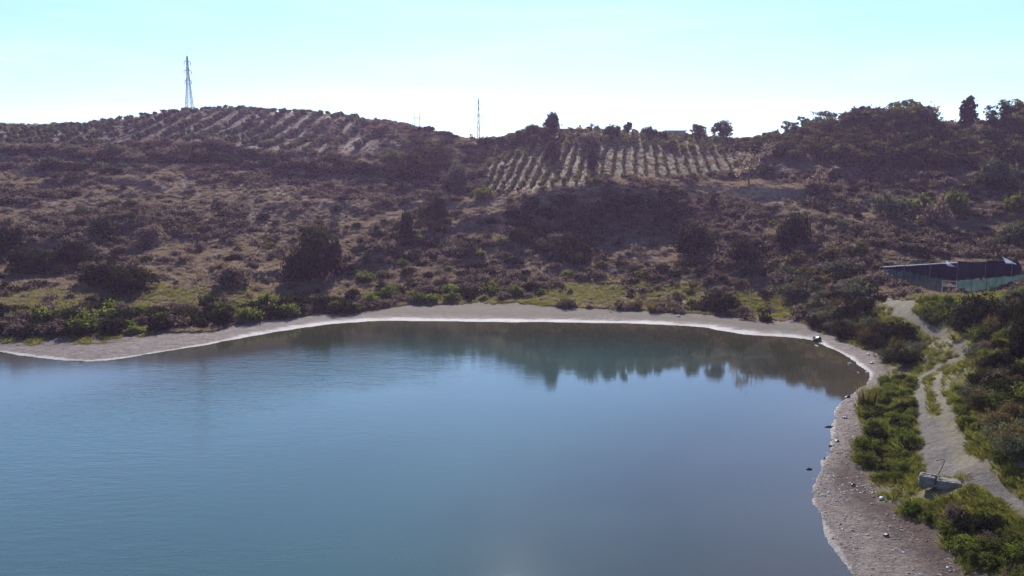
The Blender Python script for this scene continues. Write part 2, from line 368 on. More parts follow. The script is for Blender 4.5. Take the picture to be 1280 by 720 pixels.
M['terrain'] = terrain_mat(); M['water'] = water_mat()
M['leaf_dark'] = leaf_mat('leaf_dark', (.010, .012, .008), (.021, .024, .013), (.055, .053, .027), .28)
M['leaf_green'] = leaf_mat('leaf_green', (.042, .052, .015), (.092, .108, .028), (.18, .19, .055), .46)
M['leaf_lime'] = leaf_mat('leaf_lime', (.045, .05, .016), (.085, .092, .026), (.16, .155, .05), .38)
M['leaf_olive'] = leaf_mat('leaf_olive', (.04, .044, .034), (.08, .084, .064), (.15, .15, .115), .34)
M['leaf_vine'] = leaf_mat('leaf_vine', (.055, .053, .028), (.115, .108, .05), (.21, .19, .09), .42)
M['leaf_forest'] = leaf_mat('leaf_forest', (.022, .023, .014), (.055, .053, .028), (.16, .135, .07), .36)
M['leaf_rust'] = leaf_mat('leaf_rust', (.05, .037, .024), (.095, .070, .04), (.16, .12, .065), .35)
M['leaf_heath'] = leaf_mat('leaf_heath', (.075, .054, .048), (.135, .098, .088), (.215, .162, .138), .44, 1.3, True)
M['leaf_dry'] = leaf_mat('leaf_dry', (.15, .115, .085), (.235, .175, .148), (.34, .265, .215), .52, 1.25, True)
M['leaf_grass'] = leaf_mat('leaf_grass', (.06, .065, .018), (.13, .122, .040), (.24, .215, .085), .55)
M['leaf_reed'] = leaf_mat('leaf_reed', (.055, .045, .018), (.11, .088, .030), (.17, .14, .052), .40)
M['bark'] = plain('bark', (.085, .065, .05), .9, 0, .4, 4, .05)
M['steel'] = plain('galvanised_steel', (.26, .27, .28), .6, .2, .15)
M['wood_pole'] = plain('weathered_wood', (.16, .13, .11), .9)
M['render_wall'] = plain('render_wall', (.36, .31, .27), .9, 0, .12, .8)
M['concrete'] = plain('old_concrete', (.19, .165, .145), .9, 0, .5, 2.5, .06)
M['roof_slab'] = plain('roof_slab', (.48, .45, .42), .8, 0, .1)
M['dark_glass'] = plain('dark_window', (.02, .025, .03), .15)
M['blue_net'] = plain('dark_blue_sheet', (.009, .011, .032), .95, 0, .35, 1.2, .05, .05)
M['blue_panel'] = plain('faded_blue_panel', (.018, .02, .038), .9, 0, .25, 1.5, 0., .05)
M['white_tarp'] = plain('white_tarp', (.72, .73, .78), .55, 0, .08, 2)
M['green_net'] = None
M['dog'] = plain('dark_fur', (.018, .014, .012), .9)
M['stone'] = plain('lake_stone', (.20, .175, .16), .85, 0, .4, 2.5, .05)
M['stone_dark'] = plain('wet_dark_stone', (.035, .028, .025), .5, 0, .4, 2.5, .05)
M['stone_pale'] = plain('pale_stone', (.55, .52, .48), .8, 0, .2, 2.5, .03)
M['slab'] = plain('pale_concrete_slab', (.60, .56, .48), .85, 0, .12)
M['rust'] = plain('rusty_bar', (.16, .08, .05), .8, .3)
M['driftwood'] = plain('wet_driftwood', (.05, .04, .035), .8)

def net_mat():
    m, nt, N, L = new_mat('green_shade_net')
    pos = N.new('ShaderNodeTexCoord').outputs['Object']
    f = noise(nt, pos, 1.2, 4)
    c = ramp(nt, f, [(.3, (.022, .055, .058)), (.7, (.06, .108, .098))])
    d = N.new('ShaderNodeBsdfDiffuse'); L.new(c, d.inputs[0]); t = N.new('ShaderNodeBsdfTranslucent'); L.new(c, t.inputs[0])
    mx = N.new('ShaderNodeMixShader'); mx.inputs[0].default_value = .45; L.new(d.outputs[0], mx.inputs[1]); L.new(t.outputs[0], mx.inputs[2])
    tp = N.new('ShaderNodeBsdfTransparent'); m2 = N.new('ShaderNodeMixShader'); m2.inputs[0].default_value = .1
    L.new(mx.outputs[0], m2.inputs[1]); L.new(tp.outputs[0], m2.inputs[2]); out(nt, m2.outputs[0]); return m
M['green_net'] = net_mat()

# ------------------------------------------------------------------ object helpers
def tag(o, label=None, cat=None, group=None, kind=None):
    if label: o['label'] = label
    if cat: o['category'] = cat
    if group: o['group'] = group
    if kind: o['kind'] = kind
    return o

def link(name, me, mat=None, parent=None, loc=None):
    o = bpy.data.objects.new(name, me); COL.objects.link(o)
    if mat and me and not len(me.materials): me.materials.append(mat)
    if parent: o.parent = parent
    if loc is not None: o.location = loc
    return o

def empty(name, loc, rz=0.):
    o = bpy.data.objects.new(name, None); COL.objects.link(o); o.location = loc; o.rotation_euler = (0, 0, rz); o.empty_display_size = .3
    return o

def np_mesh(name, V, faces_flat, sizes, mat=None, smooth=False, attrs=None):
    me = bpy.data.meshes.new(name)
    V = np.ascontiguousarray(V, dtype=np.float32); faces_flat = np.ascontiguousarray(faces_flat, dtype=np.int32); sizes = np.asarray(sizes, dtype=np.int32)
    me.vertices.add(len(V)); me.vertices.foreach_set('co', V.ravel())
    me.loops.add(len(faces_flat)); me.loops.foreach_set('vertex_index', faces_flat)
    me.polygons.add(len(sizes)); st = np.concatenate([[0], np.cumsum(sizes)[:-1]]).astype(np.int32)
    me.polygons.foreach_set('loop_start', st)
    try: me.polygons.foreach_set('loop_total', sizes)
    except Exception: pass
    if smooth: me.polygons.foreach_set('use_smooth', np.ones(len(sizes), bool))
    for k, a in (attrs or {}).items():
        at = me.attributes.new(k, 'FLOAT', 'POINT'); at.data.foreach_set('value', np.ascontiguousarray(a, dtype=np.float32))
    me.update(calc_edges=True); me.validate()
    if mat: me.materials.append(mat)
    return me

class MB:
    """collects shapes for one mesh"""
    def __init__(s): s.bm = bmesh.new()
    def box(s, c, size, rot=None):
        mtx = Matrix.Translation(c) @ (rot.to_4x4() if rot else Matrix()) @ Matrix.Diagonal((*size, 1))
        return bmesh.ops.create_cube(s.bm, size=1, matrix=mtx)['verts']
    def bar(s, a, b, r, r2=None, n=6):
        a, b = Vector(a), Vector(b); d = b - a
        mtx = Matrix.Translation((a + b) / 2) @ d.to_track_quat('Z', 'Y').to_matrix().to_4x4()
        bmesh.ops.create_cone(s.bm, cap_ends=True, segments=n, radius1=r, radius2=r if r2 is None else r2, depth=d.length, matrix=mtx)
    def tube(s, pts, radii, n=6):
        for (a, b, r0, r1) in zip(pts[:-1], pts[1:], radii[:-1], radii[1:]): s.bar(a, b, r0, r1, n)
    def rock(s, c, size, seed, sub=2):
        vs = bmesh.ops.create_icosphere(s.bm, subdivisions=sub, radius=1)['verts']; rr = random.Random(seed)
        ph = [rr.uniform(0, 6.28) for _ in range(9)]
        for v in vs:
            n = v.co.normalized(); k = 1 + .22 * math.sin(2.1 * n.x + ph[0]) * math.cos(2.7 * n.y + ph[1]) + .16 * math.sin(4.3 * n.z + 3.1 * n.x + ph[2]) + .1 * math.sin(7 * n.y + ph[3]) + rr.uniform(-.05, .05)
            v.co = Vector((n.x * size[0] * k, n.y * size[1] * k, n.z * size[2] * k)) + Vector(c)
    def mesh(s, name, mat, bevel=0):
        if bevel: bmesh.ops.bevel(s.bm, geom=s.bm.edges[:], offset=bevel, segments=2, affect='EDGES', profile=.6)
        me = bpy.data.meshes.new(name); s.bm.to_mesh(me); s.bm.free(); me.materials.append(mat); return me
    def build(s, name, mat, parent=None, loc=None, bevel=0): return link(name, s.mesh(name, mat, bevel), None, parent, loc)

# ------------------------------------------------------------------ terrain mesh
def build_terrain():
    ys = [-190.]
    while ys[-1] < 4200:
        y = ys[-1]
        if y < 25: d = 4.0 if y < -5 else 2.0
        elif y < 145: d = max(.34, .0062 * y * .8)
        elif y < 400: d = .0052 * y
        elif y < 700: d = .02 * y
        else: d = .09 * y
        ys.append(y + d)
    ys = np.array(ys)
    ua = np.linspace(-.72, .72, 560); ub = np.linspace(.74, 2.6, 34)
    us = np.concatenate([-ub[::-1], ua, ub])
    spread = np.where(ys > 20, ys + 12, 32 + (20 - ys) * .6)
    X = us[None, :] * spread[:, None]; Y = np.repeat(ys[:, None], len(us), 1)
    Z = height(X, Y)
    zn = zones(X, Y)
    ny, nx = X.shape
    V = np.stack([X, Y, Z], -1).reshape(-1, 3)
    idx = np.arange(ny * nx).reshape(ny, nx)
    F = np.stack([idx[:-1, :-1], idx[:-1, 1:], idx[1:, 1:], idx[1:, :-1]], -1).reshape(-1, 4)
    red = sstep(72, 54, Y) * sstep(20, 23, X) * sstep(.4, 1.6, zn['sdl'] + fbm(X / 2, Y / 2, 7) - .5)
    dry = sstep(-40, -20, X) * sstep(48, 36, X) * sstep(100, 112, Y) * sstep(2.2, 5, zn['sdl'] + 3 * (fbm(X / 5, Y / 5, 8) - .5))
    pale = np.clip(sstep(.9, .4, seg_dist(X, Y, PATH_R)) * .9 + .75 * sstep(62, 75, Y), 0, 1)
    A = {k: zn[k].ravel() for k in ('beach', 'path', 'meadow', 'orchard', 'crest', 'sdl', 'grove')}
    rw = .16 + 1.7 * sstep(100, 114, Y) * (1 - .5 * sstep(-20, -60, X)) + .5 * sstep(80, 95, Y); A['rim'] = (sstep(rw, rw * .35, zn['sdl'] + (fbm(X / 2.5, Y / .9, 9) - .5) * rw * 1.1)).ravel()
    A['near'] = sstep(95, 75, Y).ravel(); A['red'] = red.ravel(); A['drymud'] = dry.ravel(); A['pale'] = pale.ravel()
    fm = lambda a: a.reshape(-1)[F].mean(1)
    fb, fp, fo, fs = fm(zn['beach']), fm(zn['path']), fm(zn['orchard']), fm(zn['sdl'])
    sel = np.zeros(len(F), int)
    sel[fo > .5] = 3; sel[fp > .5] = 2; sel[fb > .5] = 1; sel[fs < -.2] = 4
    for k, nm in enumerate(['hillside', 'beach', 'path', 'orchard_ground', 'lake_bed']):
        f = F[sel == k]; used = np.unique(f); remap = np.zeros(len(V), np.int64); remap[used] = np.arange(len(used))
        me = np_mesh(nm, V[used], remap[f].ravel(), np.full(len(f), 4), M['terrain'], True, {a: b[used] for a, b in A.items()})
        tag(link(nm, me), kind='structure')
build_terrain()

# water surface
def build_water():
    xs = np.concatenate([np.arange(-290, -120, 10.), np.arange(-120, 61, 1.5)]); ys = np.concatenate([np.arange(-185, 20, 10.), np.arange(20, 133, 1.5)])
    X, Y = np.meshgrid(xs, ys); idx = np.arange(X.size).reshape(X.shape)
    F = np.stack([idx[:-1, :-1], idx[:-1, 1:], idx[1:, 1:], idx[1:, :-1]], -1).reshape(-1, 4)
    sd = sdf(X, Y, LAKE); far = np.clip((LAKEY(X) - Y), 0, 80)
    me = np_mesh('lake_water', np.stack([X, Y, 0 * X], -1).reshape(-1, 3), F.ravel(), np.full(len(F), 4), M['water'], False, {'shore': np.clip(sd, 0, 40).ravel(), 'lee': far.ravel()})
    tag(link('lake_water', me), kind='structure')
def LAKEY(X):
    P = np.array(sorted(SHORE[:28])); return np.interp(X, P[:, 0], P[:, 1])
build_water()

def ground(x, y): return float(height(np.array([x]), np.array([y]))[0])

# ------------------------------------------------------------------ foliage meshes
def leaves(rng, lobes, n, size, clump=.28, nclump=60, aspect=1.6, inner=.55, up=.3, outer=1.15):
    """leaf faces gathered in clumps over a set of ellipsoid lobes (cx,cy,cz,rx,ry,rz)"""
    lobes = np.array(lobes, float)
    w = lobes[:, 3] * lobes[:, 4] + lobes[:, 3] * lobes[:, 5]; w /= w.sum()
    li = rng.choice(len(lobes), nclump, p=w)
    d = rng.normal(size=(nclump, 3)); d[:, 2] += up; d /= np.linalg.norm(d, axis=1)[:, None]
    rad = inner + (outer - inner) * rng.random(nclump) ** .6
    cc = lobes[li, :3] + d * lobes[li, 3:] * rad[:, None]
    ci = rng.integers(0, nclump, n); ctint = rng.random(nclump)
    sig = lobes[li, 3:].mean(1) * clump
    csz = (.6 + .8 * rng.random(nclump)) * sig
    off = rng.normal(size=(n, 3)) * csz[ci][:, None]
    P = cc[ci] + off
    nrm = d[ci] + rng.normal(size=(n, 3)) * .9; nrm /= np.linalg.norm(nrm, axis=1)[:, None]
    t = np.cross(nrm, rng.normal(size=(n, 3))); t /= np.linalg.norm(t, axis=1)[:, None]
    b = np.cross(nrm, t)
    s = size * (.6 + .8 * rng.random(n))[:, None]
    a = t * s * aspect * .5; c = b * s * .5
    V = np.stack([P - a, P - c * .9 + a * .1, P + a, P + c * .9 + a * .1], 1).reshape(-1, 3)
    V[:, 2] = np.maximum(V[:, 2], -.02)
    tint = np.clip(ctint[ci] * .7 + rng.random(n) * .3, 0, 1)
    return V, np.repeat(tint, 4)

def blades(rng, n, spread, h, width, lean=.35):
    r = spread * np.sqrt(rng.random(n)); th = rng.random(n) * 6.283
    base = np.stack([r * np.cos(th), r * np.sin(th), np.full(n, -.04)], -1)
    dirv = np.stack([np.cos(th), np.sin(th), np.zeros(n)], -1) * (rng.random(n) * lean)[:, None] + rng.normal(size=(n, 3)) * .12
    dirv[:, 2] = 1; dirv /= np.linalg.norm(dirv, axis=1)[:, None]
    hh = (h * (.45 + .65 * rng.random(n)))[:, None]
    side = np.cross(dirv, rng.normal(size=(n, 3))); side /= np.linalg.norm(side, axis=1)[:, None]
    w = width * (.7 + .6 * rng.random(n))[:, None]
    bend = np.stack([np.cos(th), np.sin(th), np.full(n, -.35)], -1) * (hh * .3 * rng.random((n, 1)))
    mid = base + dirv * hh * .55; tip = base + dirv * hh + bend
    V = np.stack([base - side * w * .5, base + side * w * .5, mid + side * w * .45, tip, mid - side * w * .45], 1).reshape(-1, 3)
    return V, np.repeat(rng.random(n), 5)

def quad_mesh(name, parts, mat, k=4):
    V = np.concatenate([p[0] for p in parts]); T = np.concatenate([p[1] for p in parts])
    n = len(V) // k
    return np_mesh(name, V, np.arange(n * k), np.full(n, k), mat, False, {'tint': T})

def trunk_mesh(rng, h, r, limbs, name='trunk', mat=None):
    mb = MB(); p = [Vector((0, 0, -.25))]; n = 5
    for i in range(1, n + 1):
        p.append(Vector((rng.normal() * .04 * h * i / n, rng.normal() * .04 * h * i / n, h * i / n)))
    mb.tube(p, [r * (1 - .6 * i / n) for i in range(n + 1)], 7)
    for (x, y, z) in limbs:
        s = p[2 + int(rng.integers(0, 3))]; e = Vector((x, y, z)); m = s.lerp(e, .5) + Vector((0, 0, .08 * h))
        mb.tube([s, m, e], [r * .5, r * .33, r * .12], 5)
    return mb.mesh(name, mat or M['bark'])

def dome_lobes(rng, k, w, h, flat=.75):
    L = []
    for i in range(k):
        a = rng.random() * 6.283; rr = .55 * math.sqrt(rng.random()); s = .32 + .28 * rng.random()
        zc = h * (.22 + .4 * rng.random()) * (1 - .35 * rr)
        L.append((w * rr * math.cos(a), w * rr * math.sin(a), zc, w * s, w * s, h * s * flat + .05))
    return L

# a prototype = list of (part name, mesh); every prototype is about 1 m high and 2 m wide (bush) or 1 m high (tree)
def proto_bush(seed, mat, n=1500, size=.10, k=6, clump=.22, nclump=80, stems=False, aspect=1.7, nbl=0, blmat=None):
    rng = np.random.default_rng(seed); lob = dome_lobes(rng, k, 1.0, 1.0)
    lob.append((0, 0, .35, .75, .75, .35))
    f = quad_mesh('foliage', [leaves(rng, lob, n, size, clump, nclump, aspect, outer=1.5 if stems else 1.2)], M[mat])
    if not stems: return [('foliage', f)]
    mb = MB()
    for l in lob[:9]:
        e = Vector((l[0] * 1.15, l[1] * 1.15, l[2] + l[5] * .6)); s = Vector((rng.normal() * .06, rng.normal() * .06, -.12)); m = s.lerp(e, .5) + Vector((0, 0, .1))
        mb.tube([s, m, e, e + Vector((rng.normal() * .08, rng.normal() * .08, .16))], [.03, .022, .014, .006], 5)
    return [('foliage', f), ('stem', mb.mesh('stem', M['bark']))]

def proto_tree(seed, mat, n=1600, size=.055, kind='round', clump=.3, nclump=90):
    rng = np.random.default_rng(seed); L = []
    if kind == 'round':
        for i in range(9):
            a = rng.random() * 6.283; r = .24 * math.sqrt(rng.random()); z = .30 + .46 * rng.random(); s = .13 + .09 * rng.random()
            L.append((r * math.cos(a), r * math.sin(a), z, s, s, s * .85))
    elif kind == 'tall':
        for i in range(9):
            z = .25 + .58 * i / 8; s = .20 * (1.0 - .9 * abs(z - .55)) ; a = rng.random() * 6.283; r = .07 * rng.random()
            L.append((r * math.cos(a), r * math.sin(a), z, s, s, .14))
    elif kind == 'cypress':
        for i in range(10):
            z = .12 + .76 * i / 9; s = .23 * math.sin(math.pi * (.22 + .68 * i / 9)) ** .8; L.append((rng.normal() * .015, rng.normal() * .015, z, s, s, .12))
    elif kind == 'airy':
        for i in range(8):
            a = rng.random() * 6.283; r = .26 * math.sqrt(rng.random()); z = .34 + .54 * rng.random(); s = .09 + .07 * rng.random()
            L.append((r * math.cos(a), r * math.sin(a), z, s, s, s * 1.2))
    elif kind == 'heart':
        for i in range(10):
            sd = 1 if i % 2 else -1; z = .5 + .36 * rng.random(); s = .14 + .06 * rng.random()
            L.append((sd * (.16 + .05 * rng.normal()), rng.normal() * .07, z, s, s, s * 1.1))
    elif kind == 'umbrella':
        for i in range(9):
            a = rng.random() * 6.283; r = .42 * math.sqrt(rng.random()); z = .66 + .16 * rng.random(); s = .17 + .08 * rng.random()
            L.append((r * math.cos(a), r * math.sin(a), z, s, s, s * .6))
    f = quad_mesh('crown', [leaves(rng, L, n, size, clump * .75, nclump, 1.6, inner=.3, outer=.95) if kind == 'cypress' else leaves(rng, L, n, size, clump * .75, nclump, 1.6, inner=.8)], M[mat])
    lim = [(l[0], l[1], l[2]) for l in L[::2]]
    top = .85 if kind in ('tall', 'cypress') else .55
    return [('trunk', trunk_mesh(rng, top, .028, lim)), ('crown', f)]

def proto_olive(seed, mat='leaf_olive', n=420, size=.2):
    rng = np.random.default_rng(seed); L = []
    for i in range(5):
        a = rng.random() * 6.283; r = .32 * math.sqrt(rng.random()); L.append((r * math.cos(a), r * math.sin(a), .5 + .22 * rng.random(), .36 + .12 * rng.random(), .36 + .12 * rng.random(), .32))
    V, T = leaves(rng, L, n, size, .26, 34, 1.5)
    mb = MB(); mb.tube([(0, 0, -.3), (.03, 0, .2), (0, .02, .5)], [.09, .07, .04], 5)
    tm = mb.mesh('t', M['bark'])
    f = quad_mesh('olive', [(V, T)], M[mat])
    bm = bmesh.new(); bm.from_mesh(f); nf = len(bm.faces); bm.from_mesh(tm); bm.faces.ensure_lookup_table()
    for fc in bm.faces[nf:]: fc.material_index = 1
    bm.to_mesh(f); bm.free(); f.materials.append(M['bark'])
    return [('olive', f)]

def proto_tuft(seed, mat, n=140, h=1.0, spread=.38, width=.035, lean=.5):
    rng = np.random.default_rng(seed); return [('blades', quad_mesh('blades', [blades(rng, n, spread, h, width, lean)], M[mat], 5))]

PR = {
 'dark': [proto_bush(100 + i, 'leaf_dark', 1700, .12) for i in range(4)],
 'dark_near': [proto_bush(110 + i, 'leaf_dark', 4200, .07, 8, .18, 150, True) for i in range(3)],
 'green': [proto_bush(120 + i, 'leaf_green', 1700, .12) for i in range(3)],
 'green_near': [proto_bush(130 + i, 'leaf_green', 4200, .065, 8, .17, 170, True) for i in range(4)],
 'lime_near': [proto_bush(140 + i, 'leaf_lime', 3600, .065, 8, .17, 150, True) for i in range(3)],
 'lime': [proto_bush(145 + i, 'leaf_lime', 1500, .12) for i in range(2)],
 'heath': [proto_bush(150 + i, 'leaf_heath', 1500, .11) for i in range(4)],
 'heath_near': [proto_bush(155 + i, 'leaf_heath', 4200, .06, 8, .2, 170, True) for i in range(3)],
 'olive_near': [proto_bush(175 + i, 'leaf_olive', 4200, .06, 8, .2, 170, True) for i in range(2)],
 'rust': [proto_bush(160 + i, 'leaf_rust', 1600, .11) for i in range(3)],
 'rust_near': [proto_bush(165 + i, 'leaf_rust', 3600, .06, 8, .2, 150, True) for i in range(2)],
 'olivebush': [proto_bush(170 + i, 'leaf_olive', 1600, .11) for i in range(3)],
 'reed': [proto_tuft(180 + i, 'leaf_reed', 220, 1.0, .5, .03, .7) for i in range(3)],
 'grassbush': [proto_tuft(185 + i, 'leaf_grass', 240, 1.0, .6, .035, .8) for i in range(3)],
 'forest': [proto_tree(200 + i, 'leaf_forest', 1700, .06) for i in range(6)],
 'forest_rust': [proto_tree(210 + i, 'leaf_rust', 1500, .06) for i in range(2)],
 'airy': [proto_tree(220 + i, 'leaf_forest', 700, .05, 'airy', .34, 50) for i in range(3)],
 'airy_pale': [proto_tree(225 + i, 'leaf_dry', 260, .05, 'airy', .4, 40) for i in range(2)],
 'tall': [proto_tree(230, 'leaf_dark', 1700, .06, 'tall', .4, 80)],
 'cypress': [proto_tree(235, 'leaf_dark', 3000, .04, 'cypress', .16, 190)],
 'heart': [proto_tree(236, 'leaf_dark', 1200, .07, 'heart', .25, 60)],
 'umbrella': [proto_tree(240 + i, 'leaf_dark', 1300, .075, 'umbrella', .3, 60) for i in range(2)],
 'olive': [proto_olive(250 + i) for i in range(5)],
 'vine': [proto_olive(260 + i, 'leaf_vine', 420, .2) for i in range(4)],
}

def place(name, kind, x, y, w, h, label, cat, group=None, rz=None, dz=0.0, stretch=1.0):
    pr = random.choice(PR[kind]); z = ground(x, y) + dz; rz = random.uniform(0, 6.283) if rz is None else rz
    if len(pr) == 1:
        o = link(name, pr[0][1])
    else:
        o = empty(name, (0, 0, 0))
        for pn, me in pr: link(pn, me, None, o)
    o.location = (x, y, z); o.rotation_euler = (0, 0, rz); o.scale = (w, w * stretch, h)
    return tag(o, label, cat, group)

BUSH_SPOTS = []
def px_bush(name, kind, u, v, wpx, hpx, label, cat='bush', group=None, **k):
    """a bush whose foot is seen at (u, v); its size in metres from its distance"""
    x, y = hit(u, v); s = math.hypot(x, y) / F
    BUSH_SPOTS.append((x, y, wpx * s * .5))
    return place(name, kind, x, y, wpx * s * .41, hpx * s * .85, label, cat, group, **k)

def px_tree(name, kind, u, v, hpx, label, group=None, wide=1.0, cat='tree', Y=None):
    if Y: a, e = ray(u, v); x, y = a * Y, Y
    else: x, y = hit(u, v)
    s = math.hypot(x, y) / F
    return place(name, kind, x, y, hpx * s * wide, hpx * s, label, cat, group)

exec_plants = True
# ------------------------------------------------------------------ notable plants
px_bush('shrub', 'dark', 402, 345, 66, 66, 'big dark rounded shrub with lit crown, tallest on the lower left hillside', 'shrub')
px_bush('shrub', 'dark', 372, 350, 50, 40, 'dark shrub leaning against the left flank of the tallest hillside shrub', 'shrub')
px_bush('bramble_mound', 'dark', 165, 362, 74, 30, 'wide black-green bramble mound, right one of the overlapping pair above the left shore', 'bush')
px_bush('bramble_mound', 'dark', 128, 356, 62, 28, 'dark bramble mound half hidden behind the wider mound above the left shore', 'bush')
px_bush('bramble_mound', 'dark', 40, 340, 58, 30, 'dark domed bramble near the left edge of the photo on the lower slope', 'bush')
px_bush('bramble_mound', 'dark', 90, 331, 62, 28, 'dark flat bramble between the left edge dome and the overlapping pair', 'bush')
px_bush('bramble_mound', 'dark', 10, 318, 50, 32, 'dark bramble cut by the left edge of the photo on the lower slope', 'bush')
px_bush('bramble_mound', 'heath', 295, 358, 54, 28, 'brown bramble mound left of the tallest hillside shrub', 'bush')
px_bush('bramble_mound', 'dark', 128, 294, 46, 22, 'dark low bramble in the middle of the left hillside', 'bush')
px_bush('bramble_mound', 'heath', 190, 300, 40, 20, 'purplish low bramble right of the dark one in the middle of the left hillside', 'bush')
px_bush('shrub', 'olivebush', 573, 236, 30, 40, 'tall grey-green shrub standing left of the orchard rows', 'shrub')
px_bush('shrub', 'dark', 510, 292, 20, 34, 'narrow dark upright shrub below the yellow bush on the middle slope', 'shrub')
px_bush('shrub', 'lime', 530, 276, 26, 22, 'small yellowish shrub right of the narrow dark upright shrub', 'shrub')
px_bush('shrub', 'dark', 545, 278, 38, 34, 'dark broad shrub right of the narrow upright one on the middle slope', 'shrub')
px_bush('shrub', 'lime', 490, 208, 36, 22, 'yellow-green shrub at the edge of the dark thicket below the olive grove', 'shrub')
px_bush('thicket', 'dark', 520, 222, 62, 34, 'dark purple thicket right of the yellow-green shrub below the ridge', 'bush')
px_bush('thicket', 'dark', 545, 212, 56, 34, 'dark thicket on the saddle right of the olive grove', 'bush')
px_bush('shrub', 'dark', 990, 312, 52, 46, 'dark pointed shrub standing alone right of the shaded bank', 'shrub')
px_bush('shrub', 'dark', 891, 262, 13, 20, 'small dark upright shrub with a slanting shadow on the grassy crest', 'shrub')
px_bush('shrub', 'dark', 872, 316, 62, 40, 'broad dark shrub at the right end of the shaded bank', 'shrub')
px_bush('shrub', 'dark', 930, 330, 48, 32, 'dark shrub between the broad bank shrub and the dark pointed one', 'shrub')
px_bush('shrub', 'heath', 925, 294, 36, 20, 'purple-brown domed shrub above the dark shrubs on the right hill', 'shrub')
px_bush('shrub', 'lime', 1190, 268, 40, 32, 'yellow-green shrub on the right hillside above the blue shed', 'shrub')
px_bush('shrub', 'heath', 1172, 288, 48, 34, 'purple-brown shrub in front of the yellow-green shrub above the shed', 'shrub')
px_bush('shrub', 'olivebush', 1112, 274, 44, 30, 'grey shrub leading the row of three left of the yellow-green shrub', 'shrub')
px_bush('shrub', 'lime', 1130, 266, 26, 20, 'small yellowish shrub behind the grey shrub on the right hillside', 'shrub')
px_bush('shrub', 'green', 1152, 272, 30, 26, 'green shrub between the grey shrub and the yellow-green one', 'shrub')
px_bush('shrub', 'olivebush', 1250, 238, 40, 36, 'olive-green shrub at the foot of the wood below the right end of the ridge', 'shrub')
px_bush('shrub', 'dark', 1248, 240, 56, 18, 'low dark shrub under the olive-green shrub at the foot of the wood', 'shrub')
px_bush('shrub', 'olivebush', 1262, 310, 44, 30, 'grey-green shrub above the right end of the shed roof', 'shrub')
px_bush('shrub', 'lime', 1270, 268, 34, 26, 'yellow-green shrub cut by the right edge on the upper hillside', 'shrub')
px_bush('shrub', 'dark', 895, 391, 58, 28, 'dark low shrub alone on the meadow by the far shore', 'shrub')
px_tree('sapling', 'airy_pale', 936, 236, 46, 'thin pale leafless sapling at the right end of the orchard', wide=.9)
px_tree('sapling', 'airy_pale', 1024, 246, 34, 'thin yellowish sapling below the wood on the right hill', wide=.9)
px_tree('sapling', 'airy_pale', 958, 208, 30, 'thin pale sapling at the left foot of the wood', wide=.9)
px_bush('shrub', 'lime', 605, 250, 36, 20, 'yellowish shrub at the lower left corner of the orchard', 'shrub')
px_bush('shrub', 'lime', 745, 232, 16, 12, 'small bright yellow shrub at the foot of the orchard rows', 'shrub')
for (u, v, w, h, lb) in [(797, 387, 10, 18, 'dark rush tuft, leftmost of the close pair on the meadow edge'), (815, 391, 14, 22, 'tallest dark rush tuft in the row on the far meadow edge'),
                      (824, 387, 9, 16, 'slim rush tuft right beside the tallest one on the meadow edge'), (838, 386, 11, 14, 'rush tuft at the right end of the meadow edge row'),
                      (788, 386, 6, 10, 'smallest rush tuft at the left end of the meadow edge row'), (846, 359, 9, 12, 'left one of two dark rush tufts at the back of the meadow'),
                      (866, 359, 13, 13, 'right one of two dark rush tufts at the back of the meadow'), (760, 380, 14, 5, 'flat dark rush patch left of the meadow edge row'), (773, 379, 6, 9, 'thin rush tuft behind the flat rush patch on the meadow')]:
    px_bush('rush_tuft', 'reed', u, v, w * 1.3, h, lb, 'plant', 'rush tufts on the far meadow')
# skyline plants
px_tree('tree', 'tall', 690, 172, 29, 'tall dark tree on the skyline left of the low house', wide=1.25)
px_tree('tree', 'heart', 785, 170, 17, 'small dark tree with a two-lobed heart-shaped crown on the skyline', wide=1.0)
px_tree('tree', 'airy', 740, 166, 11, 'faint small tree on the skyline right of the low house', wide=1.0)
px_tree('tree', 'forest', 872, 176, 22, 'round dark tree right of the flat-roofed house on the skyline', wide=1.2)
px_tree('tree', 'forest', 901, 178, 28, 'larger round dark tree on the skyline above the right orchard corner', wide=1.15)
px_bush('hedge_bush', 'dark', 765, 172, 34, 16, 'flat-topped dark bush on the skyline left of the heart-shaped tree', 'bush')
px_bush('hedge_bush', 'dark', 812, 172, 26, 14, 'rounded dark bush on the skyline right of the heart-shaped tree', 'bush')
px_bush('hedge_bush', 'dark', 829, 178, 18, 15, 'dark bush against the left wall of the flat-roofed house', 'bush')
px_bush('hedge_bush', 'dark', 842, 187, 14, 12, 'dark bush below the flat-roofed house at the head of the orchard', 'bush')
px_bush('hedge_bush', 'heath', 735, 186, 34, 26, 'brown thicket at the head of the orchard below the low house', 'bush')
px_bush('hedge_bush', 'dark', 740, 214, 20, 30, 'dark tall bush growing between the middle orchard rows', 'bush')
px_bush('hedge_bush', 'dark', 690, 200, 26, 26, 'dark bush below the tall skyline tree among the orchard rows', 'bush')
px_tree('cypress', 'cypress', 1209, 163, 38, 'dark egg-shaped cypress alone on the right ridge', wide=1.15)
px_tree('tree', 'umbrella', 532, 172, 14, 'small umbrella-shaped tree beside the two poles on the saddle', wide=1.4)
px_tree('tree', 'umbrella', 519, 168, 7, 'tiny flat-crowned tree left of the umbrella-shaped tree on the saddle', wide=1.4)
px_tree('tree', 'umbrella', 553, 176, 12, 'flat leaning tree on the saddle right of the umbrella-shaped tree', wide=1.8)
px_tree('tree', 'umbrella', 566, 178, 10, 'low flat-crowned tree midway between the poles and the middle pylon', wide=1.8)
px_tree('tree', 'airy', 590, 181, 13, 'bare thin tree on the saddle left of the middle pylon foot', wide=1.0)
